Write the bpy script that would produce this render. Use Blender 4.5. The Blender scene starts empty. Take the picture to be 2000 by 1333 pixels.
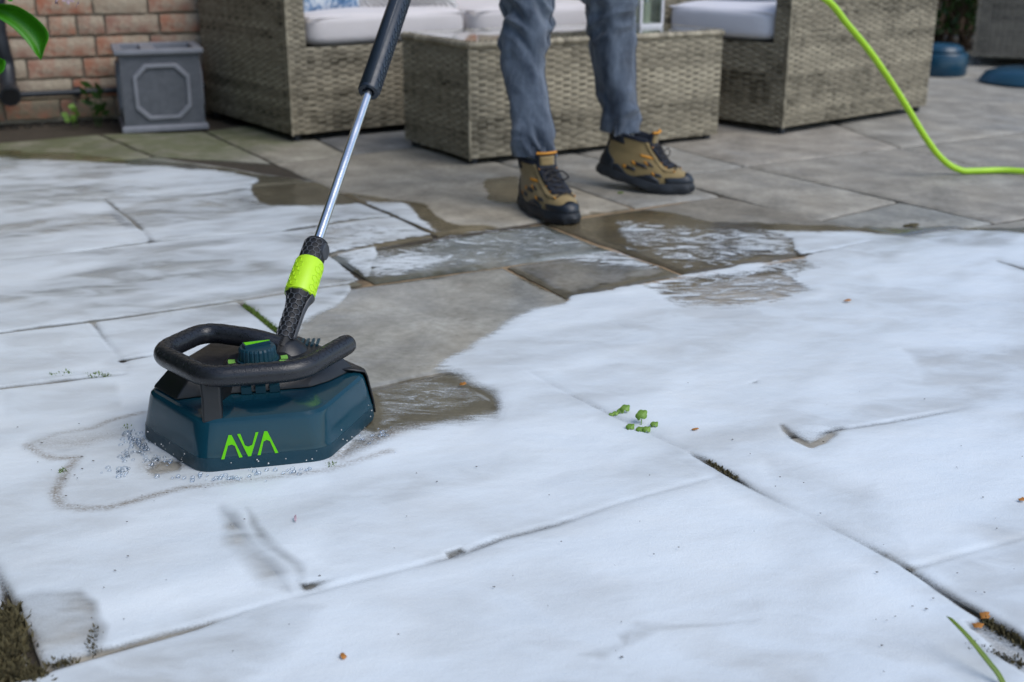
import bpy, bmesh, math, random
import numpy as np
from mathutils import Vector, Matrix
random.seed(7); np.random.seed(7)
scene = bpy.context.scene
col = scene.collection

# ------------------------------------------------------------------ camera
F = 2290.0; TH = math.atan(800 / F); H = 0.78
cT, sT = math.cos(TH), math.sin(TH)
cam = bpy.data.cameras.new('camera'); camo = bpy.data.objects.new('camera', cam); col.objects.link(camo)
camo.location = (0, 0, H); camo.rotation_euler = (math.pi / 2 - TH, 0, 0)
cam.sensor_width = 36; cam.lens = 36 * F / 2000; cam.clip_start = 0.05; cam.clip_end = 300
cam.dof.use_dof = True; cam.dof.focus_distance = 1.80; cam.dof.aperture_fstop = 4.3
scene.camera = camo
# ------------------------------------------------------------------ world, sun, exposure
SUN = Vector((0.62, -0.42, 1.0)).normalized()
world = bpy.data.worlds.new('World'); scene.world = world; world.use_nodes = True
wn = world.node_tree.nodes; wl = world.node_tree.links
bg = wn['Background']; sky = wn.new('ShaderNodeTexSky'); sky.sky_type = 'NISHITA'; sky.sun_disc = False
sky.sun_elevation = math.asin(SUN.z); sky.sun_rotation = math.atan2(SUN.x, SUN.y)
sky.air_density = 1.0; sky.dust_density = 1.0; sky.ozone_density = 1.0
wl.new(sky.outputs[0], bg.inputs[0]); bg.inputs[1].default_value = 0.13
sl = bpy.data.lights.new('sun', 'SUN'); sl.energy = 1.25; sl.angle = math.radians(40); sl.color = (1.0, 0.98, 0.95)
so = bpy.data.objects.new('sun', sl); col.objects.link(so); so.rotation_euler = SUN.to_track_quat('Z', 'Y').to_euler()
vs = scene.view_settings; vs.view_transform = 'Standard'; vs.look = 'None'; vs.exposure = 0.56; vs.gamma = 1.0
scene.render.engine = 'CYCLES'

# ------------------------------------------------------------------ helpers
def ray(x, y):
    u = (x - 1000) / F; v = (y - 666.5) / F
    return Vector((u, cT - sT * v, -sT - cT * v))
def G(x, y, z=0.0):
    d = ray(x, y); t = (z - H) / d.z
    return Vector((d.x * t, d.y * t, z))
def AT(x, y, Y):
    d = ray(x, y); t = Y / d.y
    return Vector((d.x * t, Y, H + d.z * t))
def on_plane(x, y, p0, n):
    d = ray(x, y); o = Vector((0, 0, H)); t = (p0 - o).dot(n) / d.dot(n)
    return o + d * t
def to_px(X, Y, Z=0.0):
    z = Z - H; dep = Y * cT - z * sT; up = Y * sT + z * cT
    return 1000 + F * X / dep, 666.5 - F * up / dep
def smooth(a, b, x): t = np.clip((x - a) / (b - a), 0, 1); return t * t * (3 - 2 * t)
def _h(ix, iy, s):
    n = (ix.astype(np.int64) * 374761393 + iy.astype(np.int64) * 668265263 + s * 982451653) & 0x7fffffff
    n = ((n ^ (n >> 13)) * 1274126177) & 0x7fffffff
    return ((n ^ (n >> 16)) & 0xffff) / 65535.0
def vnoise(x, y, s=0):
    x = np.asarray(x, float); y = np.asarray(y, float)
    ix = np.floor(x).astype(np.int64); iy = np.floor(y).astype(np.int64); fx = x - ix; fy = y - iy
    fx = fx * fx * (3 - 2 * fx); fy = fy * fy * (3 - 2 * fy)
    a = _h(ix, iy, s); b = _h(ix + 1, iy, s); c = _h(ix, iy + 1, s); d = _h(ix + 1, iy + 1, s)
    return (a * (1 - fx) + b * fx) * (1 - fy) + (c * (1 - fx) + d * fx) * fy
def fbm(x, y, s=0, o=4):
    r = 0; a = 0.5; t = 0
    for k in range(o):
        r = r + a * vnoise(x * 2 ** k, y * 2 ** k, s + k * 17); t += a; a *= 0.5
    return r / t

class MB:
    def __init__(s, off=(0, 0, 0)): s.v = []; s.f = []; s.off = Vector(off); s.attr = {}
    def add(s, vs, fs):
        b = len(s.v); s.v += [tuple(Vector(p)) for p in vs]; s.f += [tuple(i + b for i in f) for f in fs]; return b
    def grid(s, P, closed_u=False, closed_v=False, flip=False):       # P[i][j]
        nu = len(P); nv = len(P[0]); fs = []
        for i in range(nu if closed_u else nu - 1):
            for j in range(nv if closed_v else nv - 1):
                i2 = (i + 1) % nu; j2 = (j + 1) % nv
                q = (i * nv + j, i2 * nv + j, i2 * nv + j2, i * nv + j2)
                fs.append(q[::-1] if flip else q)
        s.add([p for r in P for p in r], fs)
    def loft(s, rings, cap0=True, cap1=True):
        n = len(rings[0]); b = len(s.v); s.grid(rings, closed_v=True, flip=True)
        if cap0: s.f.append(tuple(b + i for i in range(n))[::-1])
        if cap1: s.f.append(tuple(b + (len(rings) - 1) * n + i for i in range(n)))
    def tube(s, path, r, n=12, cap=True, flat=1.0):
        path = [Vector(p) for p in path]; rings = []
        up = None
        for i, p in enumerate(path):
            t = (path[min(i + 1, len(path) - 1)] - path[max(i - 1, 0)]).normalized()
            if up is None:
                up = Vector((0, 0, 1)) if abs(t.z) < 0.9 else Vector((1, 0, 0))
            a = t.cross(up).normalized(); up = a.cross(t).normalized()
            rr = r[i] if isinstance(r, (list, tuple)) else r
            rings.append([p + (a * math.cos(k * 2 * math.pi / n) + up * math.sin(k * 2 * math.pi / n) * flat) * rr for k in range(n)])
        s.loft([q[::-1] for q in rings], cap, cap)
    def box(s, c, u, v, w):     # centre and three half vectors
        c, u, v, w = map(Vector, (c, u, v, w))
        P = [c + a * u + b * v + d * w for a in (-1, 1) for b in (-1, 1) for d in (-1, 1)]
        fs = [(0, 1, 3, 2), (4, 6, 7, 5), (0, 4, 5, 1), (2, 3, 7, 6), (0, 2, 6, 4), (1, 5, 7, 3)]
        if u.cross(v).dot(w) < 0: fs = [f[::-1] for f in fs]
        s.add(P, fs)
    def prism(s, poly, d):
        d = Vector(d); n = len(poly); poly = [Vector(p) for p in poly]
        s.add(poly + [p + d for p in poly], [tuple(range(n))[::-1], tuple(range(n, 2 * n))] + [(i, (i + 1) % n, n + (i + 1) % n, n + i) for i in range(n)])
    def ball(s, c, rx, ry=None, rz=None, nu=12, nv=8):
        ry = ry or rx; rz = rz or rx; c = Vector(c)
        P = [[c + Vector((rx * math.sin(math.pi * i / nv) * math.cos(2 * math.pi * j / nu), ry * math.sin(math.pi * i / nv) * math.sin(2 * math.pi * j / nu), rz * math.cos(math.pi * i / nv))) for j in range(nu)] for i in range(nv + 1)]
        s.grid(P, closed_v=True)
    def build(s, name, m, parent=None, sm=True, ang=40, fix=True, mods=()):
        me = bpy.data.meshes.new(name)
        me.from_pydata([tuple(Vector(p) - s.off) for p in s.v], [], s.f)
        if fix:
            bm = bmesh.new(); bm.from_mesh(me); bmesh.ops.recalc_face_normals(bm, faces=bm.faces); bm.to_mesh(me); bm.free()
        for k, a in s.attr.items():
            at = me.attributes.new(k, 'FLOAT', 'POINT'); at.data.foreach_set('value', np.asarray(a, np.float32))
        if sm:
            me.polygons.foreach_set('use_smooth', [True] * len(me.polygons))
            try: me.set_sharp_from_angle(angle=math.radians(ang))
            except Exception: pass
        me.materials.append(m); me.update()
        o = bpy.data.objects.new(name, me); col.objects.link(o)
        if parent is not None: o.parent = parent
        else: o.location = s.off
        for t, kw in mods:
            md = o.modifiers.new(t.lower(), t)
            for k, v in kw.items(): setattr(md, k, v)
        return o
def tag(o, label=None, cat=None, group=None, kind=None):
    for k, v in (('label', label), ('category', cat), ('group', group), ('kind', kind)):
        if v: o[k] = v
    return o
def thing(name, label, cat, loc, group=None):
    o = bpy.data.objects.new(name, None); col.objects.link(o); o.location = loc; o.empty_display_size = 0.05
    return tag(o, label, cat, group)
def round_path(pts, r, n=6):
    pts = [Vector(p) for p in pts]; out = [pts[0]]
    for a, b, c in zip(pts, pts[1:], pts[2:]):
        d0 = (a - b); d1 = (c - b); k = min(r, d0.length * .48, d1.length * .48)
        p0 = b + d0.normalized() * k; p1 = b + d1.normalized() * k
        for i in range(n + 1):
            t = i / n; out.append(p0 * (1 - t) ** 2 + b * 2 * t * (1 - t) + p1 * t * t)
    out.append(pts[-1]); return out
def catmull(pts, n=8):
    pts = [Vector(p) for p in pts]; q = [pts[0] * 2 - pts[1]] + pts + [pts[-1] * 2 - pts[-2]]; out = []
    for i in range(1, len(q) - 2):
        for k in range(n):
            t = k / n; a, b, c, d = q[i - 1], q[i], q[i + 1], q[i + 2]
            out.append(0.5 * ((2 * b) + (c - a) * t + (2 * a - 5 * b + 4 * c - d) * t * t + (3 * b - a - 3 * c + d) * t ** 3))
    out.append(pts[-1]); return out

# ------------------------------------------------------------------ materials
class NT:
    def __init__(s, name):
        s.m = bpy.data.materials.new(name); s.m.use_nodes = True; s.t = s.m.node_tree; s.N = s.t.nodes; s.L = s.t.links
        s.b = s.N['Principled BSDF']; s.out = s.N['Material Output']
    def n(s, t, **kw):
        x = s.N.new(t)
        for k, v in kw.items(): setattr(x, k, v)
        return x
    def set(s, inp, v):
        if isinstance(v, (int, float)): inp.default_value = v
        elif isinstance(v, (tuple, list)): inp.default_value = tuple(v) + ((1,) if len(v) == 3 and len(inp.default_value) == 4 else ())
        else: s.L.new(v, inp)
    def coord(s, scale=(1, 1, 1), rot=(0, 0, 0), src='Object'):
        c = s.n('ShaderNodeTexCoord'); mp = s.n('ShaderNodeMapping'); s.L.new(c.outputs[src], mp.inputs[0])
        mp.inputs['Scale'].default_value = scale; mp.inputs['Rotation'].default_value = rot; return mp.outputs[0]
    def noise(s, vec, scale=5, detail=4, rough=0.55, dist=0.0):
        x = s.n('ShaderNodeTexNoise'); s.L.new(vec, x.inputs['Vector'])
        x.inputs['Scale'].default_value = scale; x.inputs['Detail'].default_value = detail; x.inputs['Roughness'].default_value = rough; x.inputs['Distortion'].default_value = dist
        return x.outputs[0]
    def ramp(s, fac, stops):
        r = s.n('ShaderNodeValToRGB'); s.L.new(fac, r.inputs[0]); e = r.color_ramp.elements
        while len(e) < len(stops): e.new(0.5)
        for el, (p, c) in zip(e, stops): el.position = p; el.color = tuple(c) + (1,) if len(c) == 3 else c
        return r.outputs[0]
    def mr(s, v, a, b, c=0.0, d=1.0, smoothed=False):
        x = s.n('ShaderNodeMapRange'); s.set(x.inputs[0], v)
        for i, q in zip((1, 2, 3, 4), (a, b, c, d)): s.set(x.inputs[i], q)
        if smoothed: x.interpolation_type = 'SMOOTHSTEP'
        return x.outputs[0]
    def mix(s, f, a, b, mode='MIX'):
        x = s.n('ShaderNodeMix', data_type='RGBA', blend_type=mode); s.set(x.inputs[0], f); s.set(x.inputs[6], a); s.set(x.inputs[7], b); return x.outputs[2]
    def math(s, op, a, b=0.0):
        x = s.n('ShaderNodeMath', operation=op); s.set(x.inputs[0], a); s.set(x.inputs[1], b); return x.outputs[0]
    def attr(s, name, out='Fac'):
        x = s.n('ShaderNodeAttribute', attribute_name=name); return x.outputs[out]
    def bump(s, h, strength=0.3, dist=0.01):
        x = s.n('ShaderNodeBump'); s.L.new(h, x.inputs['Height']); x.inputs['Strength'].default_value = strength; x.inputs['Distance'].default_value = dist
        s.L.new(x.outputs[0], s.b.inputs['Normal']); return x
    def P(s, **kw):
        nm = dict(base='Base Color', rough='Roughness', metal='Metallic', spec='Specular IOR Level', sheen='Sheen Weight', sss='Subsurface Weight', trans='Transmission Weight', ior='IOR', coat='Coat Weight', alpha='Alpha')
        for k, v in kw.items(): s.set(s.b.inputs[nm[k]], v)
        return s
def simple(name, c, rough=0.5, metal=0.0, var=0.15, scale=40, bump=0.0, bscale=300, spec=0.5, coat=0.0):
    t = NT(name); v = t.coord()
    n = t.noise(v, scale, 4); c2 = tuple(x * (1 - var) for x in c); c3 = tuple(min(1, x * (1 + var)) for x in c)
    t.P(base=t.mix(n, c2, c3), rough=t.mr(t.noise(v, scale * 2, 3), .3, .7, max(.02, rough - .07), min(1, rough + .07)), metal=metal, spec=spec, coat=coat)
    if bump: t.bump(t.noise(v, bscale, 2), bump, 0.002)
    return t.m

M = {}
ANG = math.radians(32.5)      # direction the paving courses run
# paving stone: colour per slab, darker and glossier where it is wet
t = NT('riven_sandstone'); v = t.coord(); vst = t.coord((3.0, 12, 1), (0, 0, -ANG))
n1 = t.noise(v, 7, 6, .6); n2 = t.noise(v, 60, 4, .6); n3 = t.noise(vst, 2.2, 6, .62, .6)
base = t.attr('tint', 'Color')
c = t.mix(t.mr(n1, .3, .7), t.mix(.5, base, (.20, .19, .17), 'MULTIPLY'), base)
c = t.mix(.75, c, t.mix(n1, (.52, .50, .46), (1.35, 1.32, 1.24)), 'MULTIPLY')
c = t.mix(.6, c, t.ramp(n2, [(.25, (.62, .62, .62)), (.75, (1.25, 1.25, 1.25))]), 'MULTIPLY')
n4 = t.noise(v, 2.6, 5, .6, .4)
c = t.mix(t.mr(n4, .50, .68, 0, .55), c, t.mix(.5, c, (.42, .36, .27))); c = t.mix(t.mr(n4, .32, .46, .5, 0), c, t.mix(.45, c, (.21, .235, .25)))
n5 = t.noise(v, 22, 5, .7); c = t.mix(t.mr(n5, .60, .72, 0, .55), c, (.13, .115, .09)); c = t.mix(t.mr(n5, .25, .34, .4, 0), c, (.45, .43, .40))
c = t.mix(t.mr(n3, .62, .78, 0, .55), c, (.085, .08, .07))
c = t.mix(t.mr(n3, .24, .36, .35, 0), c, (.36, .34, .31))
wet = t.mr(t.math('ADD', t.attr('wet'), t.math('MULTIPLY', t.math('SUBTRACT', t.noise(v, 16, 5, .6), .5), .7)), .35, .6, 0, 1, True)
c = t.mix(wet, c, t.mix(1.0, c, (.46, .42, .33), 'MULTIPLY'))
grn = t.mr(t.math('MULTIPLY', t.attr('algae'), t.noise(v, 9, 4)), .2, .55, 0, .8)
c = t.mix(grn, c, (.10, .115, .045))
film = t.mr(t.math('ADD', t.attr('film'), t.math('MULTIPLY', t.math('SUBTRACT', t.noise(v, 11, 5, .6), .5), .8)), .35, .62, 0, 1, True)
t.P(base=c, rough=t.mix(film, (.72,) * 3, t.mix(t.mr(t.noise(v, 26, 4), .35, .65), (.035,) * 3, (.20,) * 3)), spec=.5)
bmp = t.bump(t.math('ADD', t.math('MULTIPLY', n3, .8), t.math('MULTIPLY', n2, .35)), .75, .006); t.set(bmp.inputs['Strength'], t.mr(film, 0, 1, .8, .20)); M['stone'] = t.m
# joints
t = NT('joint_mortar'); v = t.coord(); n = t.noise(v, 45, 5, .65); n2 = t.noise(v, 9, 3)
sand = t.mix(n, (.20, .125, .06), (.40, .29, .17)); dark = t.mix(n, (.018, .016, .012), (.085, .065, .042))
t.P(base=t.mix(t.mr(t.math('ADD', t.attr('sand'), t.math('MULTIPLY', t.math('SUBTRACT', n2, .5), .9)), .35, .65), dark, sand), rough=.85); t.bump(n, .8, .006); M['mortar'] = t.m
# soap foam
t = NT('soap_foam'); vA = t.coord((.72, 4.0, 1), (0, 0, -ANG + math.radians(9))); v = t.coord()
big = t.noise(t.coord((1.0, 2.3, 1), (0, 0, -ANG + .12)), 8.5, 7, .60, 2.4); fine = t.noise(vA, 34, 6, .68, .8); cell = t.n('ShaderNodeTexVoronoi'); t.L.new(v, cell.inputs['Vector']); cell.inputs['Scale'].default_value = 420
grain = t.noise(v, 330, 3, .7); amp = t.mr(t.attr('streak'), 0, 1, .30, 1.0)
cov = t.math('ADD', t.attr('cover'), t.math('ADD', t.math('MULTIPLY', amp, t.math('ADD', t.math('MULTIPLY', t.math('SUBTRACT', big, .5), 1.25), t.math('MULTIPLY', t.math('SUBTRACT', fine, .5), .60))), t.math('MULTIPLY', t.math('SUBTRACT', grain, .5), .55)))
al = t.mr(cov, t.mr(t.attr('streak'), 0, 1, .12, .30), t.mr(t.attr('streak'), 0, 1, .88, .70), 0, 1, True)
soft = t.noise(t.coord((1, 1.9, 1), (0, 0, -ANG + .1)), 8, 4, .5, .5)
thin = t.math('MULTIPLY', t.attr('thin'), t.mr(soft, .34, .66, .45, 1.05, True))  # real thin film, plus painted shade of valleys and joints
al = t.math('MULTIPLY', al, t.math('SUBTRACT', 1.0, t.math('MULTIPLY', thin, .74)))
dn = t.noise(v, 260, 3, .7); dirt = t.math('MULTIPLY', t.attr('dirt'), t.mr(t.math('ADD', t.math('MULTIPLY', dn, .6), t.math('MULTIPLY', fine, .4)), .36, .62))
fc = t.mix(t.mr(soft, .3, .7), (.735, .795, .83), (.82, .87, .89)); fc = t.mix(dirt, fc, (.20, .145, .085))
t.P(base=fc, rough=t.mr(big, .3, .7, .28, .5), spec=.45, alpha=al)
t.bump(t.math('ADD', t.noise(t.coord((1, 1.6, 1), (0, 0, -ANG)), 30, 5, .6), t.math('MULTIPLY', cell.outputs['Distance'], .16)), .22, .006); M['foam'] = t.m
# wicker
def wicker(name, lo, hi):
    t = NT(name); tone = t.attr('tone'); v = t.coord(); n = t.noise(v, 120, 3)
    c = t.ramp(t.math('ADD', t.math('MULTIPLY', tone, .85), t.math('MULTIPLY', n, .15)), [(.1, lo), (.45, tuple((a + b) / 2 for a, b in zip(lo, hi))), (.9, hi)])
    t.P(base=c, rough=.5, spec=.35); t.bump(t.noise(t.coord((1, 1, 1)), 400, 2), .15, .001); return t.m
M['wicker'] = wicker('synthetic_rattan', (.050, .041, .024), (.43, .375, .27))
M['wicker_dark'] = simple('rattan_core', (.035, .03, .02), .8)
M['wicker_grey'] = wicker('grey_rattan', (.06, .053, .042), (.20, .18, .145))
# brick
t = NT('old_brick'); v = t.coord(); oi = t.n('ShaderNodeObjectInfo'); rnd = oi.outputs['Random']
n = t.noise(v, 14, 6, .65); n2 = t.noise(v, 55, 4)
c = t.ramp(rnd, [(.0, (.42, .125, .065)), (.3, (.43, .17, .10)), (.55, (.33, .165, .125)), (.72, (.40, .30, .215)), (.93, (.35, .27, .20)), (1, (.10, .08, .08))])
c = t.mix(t.mr(n, .38, .58, .15, .9), c, (.42, .355, .265)); c = t.mix(.5, c, t.mix(n2, (.6, .6, .6), (1.3, 1.3, 1.3)), 'MULTIPLY')
sep = t.n('ShaderNodeSeparateXYZ'); gco = t.n('ShaderNodeNewGeometry'); t.L.new(gco.outputs['Position'], sep.inputs[0])
c = t.mix(t.math('MULTIPLY', t.mr(sep.outputs[2], .02, .16, .75, 0), t.mr(n, .35, .6)), c, (.10, .10, .05))
t.P(base=c, rough=.88, spec=.25); t.bump(t.math('ADD', n, n2), .6, .006); M['brick'] = t.m
t = NT('lime_mortar'); v = t.coord(); n = t.noise(v, 30, 5)
t.P(base=t.mix(n, (.24, .205, .15), (.42, .375, .29)), rough=.95); t.bump(n, .7, .008); M['lime'] = t.m
# cleaner
t = NT('teal_gloss_plastic'); v = t.coord(); n = t.noise(v, 30, 4)
t.P(base=t.mix(n, (.0045, .037, .057), (.0065, .045, .068)), rough=t.mr(t.noise(v, 60, 4), .4, .75, .06, .18), spec=.34); t.bump(t.noise(v, 500, 2), .03, .001); M['teal'] = t.m
M['teal_matt'] = simple('teal_matt_plastic', (.006, .038, .058), .36, spec=.35, bump=.1, bscale=700)
M['black'] = simple('black_plastic', (.010, .011, .013), .38, bump=.12, bscale=600)
M['rubber'] = simple('black_rubber', (.013, .014, .017), .30, var=.25, bump=.2, bscale=500)
M['void'] = simple('hollow_black', (.004, .004, .005), .6)
M['charcoal'] = simple('charcoal_rib', (.040, .043, .050), .34)
M['lime_green'] = simple('lime_green_rubber', (.46, .75, .015), .42, var=.06)
M['lime_print'] = simple('lime_print', (.13, .55, .004), .45, var=.04, spec=.2)
M['rib'] = simple('grey_rib', (.075, .08, .09), .40)
M['lime_soft'] = simple('pale_lime_print', (.19, .44, .07), .45, var=.08)
M['steel'] = simple('brushed_steel', (.80, .81, .83), .20, metal=1.0, var=.02, scale=8)
M['grip'] = simple('navy_grip', (.016, .024, .036), .36, var=.12, bump=.08, bscale=500)
M['hose'] = simple('lime_hose', (.40, .68, .025), .40, var=.14, scale=14)
# furniture extras, planter, pipes
t = NT('cushion_fabric'); v = t.coord(); n = t.noise(v, 6, 4); wv = t.noise(v, 500, 2)
t.P(base=t.mix(n, (.60, .555, .54), (.70, .655, .645)), rough=.9, sheen=.2); t.bump(t.math('ADD', t.math('MULTIPLY', n, 1.5), t.math('MULTIPLY', wv, .2)), .4, .006); M['cushion'] = t.m
t = NT('white_cushion_fabric'); v = t.coord(); n = t.noise(v, 6, 4)
t.P(base=t.mix(n, (.68, .68, .74), (.78, .78, .83)), rough=.85, sheen=.2); t.bump(n, .4, .01); M['cushion_white'] = t.m
t = NT('blue_ikat_fabric'); v = t.coord((1, 1, .45), (0, 0, .6)); n = t.noise(v, 42, 3, .6, 1.2)
t.P(base=t.ramp(n, [(.38, (.05, .12, .24)), (.48, (.16, .28, .46)), (.58, (.62, .66, .70))]), rough=.9); M['ikat'] = t.m
t = NT('cream_knit'); v = t.coord((1, 1, 1), (0, .5, .4)); w = t.n('ShaderNodeTexWave'); t.L.new(v, w.inputs[0]); w.inputs['Scale'].default_value = 22; w.inputs['Distortion'].default_value = 4
t.P(base=t.mix(w.outputs['Fac'], (.48, .46, .45), (.72, .70, .69)), rough=.95); t.bump(w.outputs['Fac'], .7, .01); M['knit'] = t.m
M['blue_fabric'] = simple('blue_fabric', (.02, .14, .30), .9)
t = NT('lead_grey_resin'); v = t.coord(); n = t.noise(v, 9, 5, .6); n2 = t.noise(v, 45, 4)
t.P(base=t.mix(t.math('MULTIPLY', n, n2), (.055, .062, .075), (.19, .20, .225)), rough=.5); t.bump(n2, .25, .004); M['lead'] = t.m
M['lead_light'] = simple('lead_worn_edge', (.21, .22, .25), .5, var=.3, scale=20)
M['pipe'] = simple('black_drain_pipe', (.018, .022, .028), .42, var=.3)
M['soil'] = simple('dark_gravel', (.030, .026, .020), .9, var=.6, scale=25, bump=.8, bscale=120)
t = NT('table_glass'); t.P(base=(.80, .90, .87), rough=.03, trans=1.0, ior=1.45); M['glass'] = t.m
M['white_paint'] = simple('white_painted_metal', (.70, .68, .70), .4)
M['candle'] = simple('cream_candle', (.62, .58, .44), .6)
t = NT('blue_plastic'); t.P(base=(.006, .048, .085), rough=.32); M['blue_plastic'] = t.m
# person
t = NT('blue_denim'); v = t.coord(); n = t.noise(t.coord((1, 1, .45)), 15, 6, .65); f = t.noise(t.coord((1, 1, 3)), 260, 2)
c = t.mix(t.mr(n, .34, .66), (.026, .040, .066), (.165, .205, .265)); c = t.mix(.5, c, t.mix(f, (.6, .6, .6), (1.4, 1.4, 1.4)), 'MULTIPLY')
t.P(base=c, rough=.85, sheen=.3, spec=.2); t.bump(t.math('ADD', t.math('MULTIPLY', n, 2.6), f), .7, .006); M['denim'] = t.m
M['denim_dark'] = simple('denim_seam', (.045, .06, .09), .9)
M['jacket'] = simple('dark_jacket', (.03, .035, .045), .8)
M['skin'] = simple('skin', (.55, .33, .24), .5)
M['hair'] = simple('brown_hair', (.05, .03, .02), .6)
t = NT('tan_nubuck'); v = t.coord(); n = t.noise(v, 40, 4)
t.P(base=t.mix(n, (.20, .135, .052), (.32, .235, .10)), rough=.8, sheen=.2); t.bump(t.noise(v, 300, 3), .3, .002); M['nubuck'] = t.m
M['boot_black'] = simple('boot_black_rubber', (.013, .018, .026), .42, var=.2)
M['boot_sole'] = simple('boot_sole_rubber', (.018, .022, .028), .6, var=.25)
M['boot_navy'] = simple('boot_navy_lining', (.010, .014, .024), .85)
M['boot_orange'] = simple('boot_orange_trim', (.60, .25, .02), .6)
M['lace'] = simple('boot_lace', (.02, .018, .018), .8, var=.6, scale=160)
M['sock'] = simple('white_sock', (.65, .63, .60), .9)
# plants and bits
def leafmat(name, a, b, rough=.45, tr=.3):
    t = NT(name); v = t.coord(); oi = t.n('ShaderNodeObjectInfo'); n = t.noise(v, 35, 3)
    c = t.mix(n, a, b); t.P(base=c, rough=rough)
    tb = t.n('ShaderNodeBsdfTranslucent'); t.L.new(c, tb.inputs[0]); mx = t.n('ShaderNodeMixShader'); mx.inputs[0].default_value = tr
    t.L.new(t.b.outputs[0], mx.inputs[1]); t.L.new(tb.outputs[0], mx.inputs[2]); t.L.new(mx.outputs[0], t.out.inputs[0]); return t.m
M['leaf'] = leafmat('fresh_leaf', (.035, .20, .004), (.075, .36, .008))
M['leaf_dark'] = leafmat('shrub_leaf', (.012, .05, .006), (.05, .12, .012))
M['clover'] = leafmat('clover_leaf', (.13, .31, .035), (.33, .50, .10))
M['grassblade'] = leafmat('grass_blade_green', (.10, .20, .01), (.20, .30, .02))
M['moss'] = simple('moss', (.10, .16, .02), .9, var=.6, scale=90)
M['moss_brown'] = simple('brown_moss', (.085, .070, .030), .95, var=.7, scale=60)
M['deadleaf'] = simple('dead_leaf', (.42, .17, .03), .7, var=.4, scale=60)
M['petal'] = simple('lilac_petal', (.50, .36, .40), .6, var=.3, scale=80)
M['twig'] = simple('twig', (.08, .05, .03), .9)
M['speck'] = simple('grit', (.05, .04, .03), .9, var=.6)
t = NT('bubble_film'); lw = t.n('ShaderNodeLayerWeight'); lw.inputs[0].default_value = .35; tr = t.n('ShaderNodeBsdfTransparent'); gb = t.n('ShaderNodeBsdfGlossy'); gb.inputs['Roughness'].default_value = .03; gb.inputs[0].default_value = (.85, .92, 1, 1)
mx = t.n('ShaderNodeMixShader'); t.L.new(t.mr(lw.outputs['Fresnel'], 0, 1, .04, .75), mx.inputs[0]); t.L.new(tr.outputs[0], mx.inputs[1]); t.L.new(gb.outputs[0], mx.inputs[2]); t.L.new(mx.outputs[0], t.out.inputs[0]); M['bubble'] = t.m

# ================================================================== PATIO
def relief(x, y):
    ca, sa = math.cos(ANG), math.sin(ANG)
    a = x * ca + y * sa; b = -x * sa + y * ca
    return (fbm(a * 2.2, b * 4.5, 3, 3) - .5) * .009
def warp(x, y):           # photo position of a ground point, with a little natural wander
    u, v = to_px(x, y)
    k = F / np.maximum(.3, y * cT + H * sT)
    u = u + (fbm(x * 9, y * 9, 11, 3) - .5) * k * .035; v = v + (fbm(x * 9, y * 9, 23, 3) - .5) * k * .016
    return u, v
def sdf(u, v, poly):      # signed distance, negative inside
    d = np.full(u.shape, 1e18); ins = np.zeros(u.shape, bool); n = len(poly)
    for i in range(n):
        ax, ay = poly[i]; bx, by = poly[(i + 1) % n]; ex, ey = bx - ax, by - ay
        w = np.clip(((u - ax) * ex + (v - ay) * ey) / (ex * ex + ey * ey + 1e-9), 0, 1)
        d = np.minimum(d, (u - ax - w * ex) ** 2 + (v - ay - w * ey) ** 2)
        c = ((ay > v) != (by > v))
        ins ^= c & (u < (bx - ax) * (v - ay) / ((by - ay) if by != ay else 1e-9) + ax)
    return np.where(ins, -1, 1) * np.sqrt(d)
def inside(u, v, poly, soft): return 1 - smooth(-soft, soft, sdf(u, v, poly))
def seg(x, y, pts):       # world distance to a ground polyline, interpolated third value
    d = np.full(x.shape, 1e9); val = np.zeros(x.shape)
    W = [(G(p[0], p[1]), p[2]) for p in pts]
    for (a, va), (b, vb) in zip(W, W[1:]):
        ex, ey = b.x - a.x, b.y - a.y; w = np.clip(((x - a.x) * ex + (y - a.y) * ey) / (ex * ex + ey * ey), 0, 1)
        dd = np.hypot(x - a.x - w * ex, y - a.y - w * ey); k = dd < d
        d = np.where(k, dd, d); val = np.where(k, va + (vb - va) * w, val)
    return d, val

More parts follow.
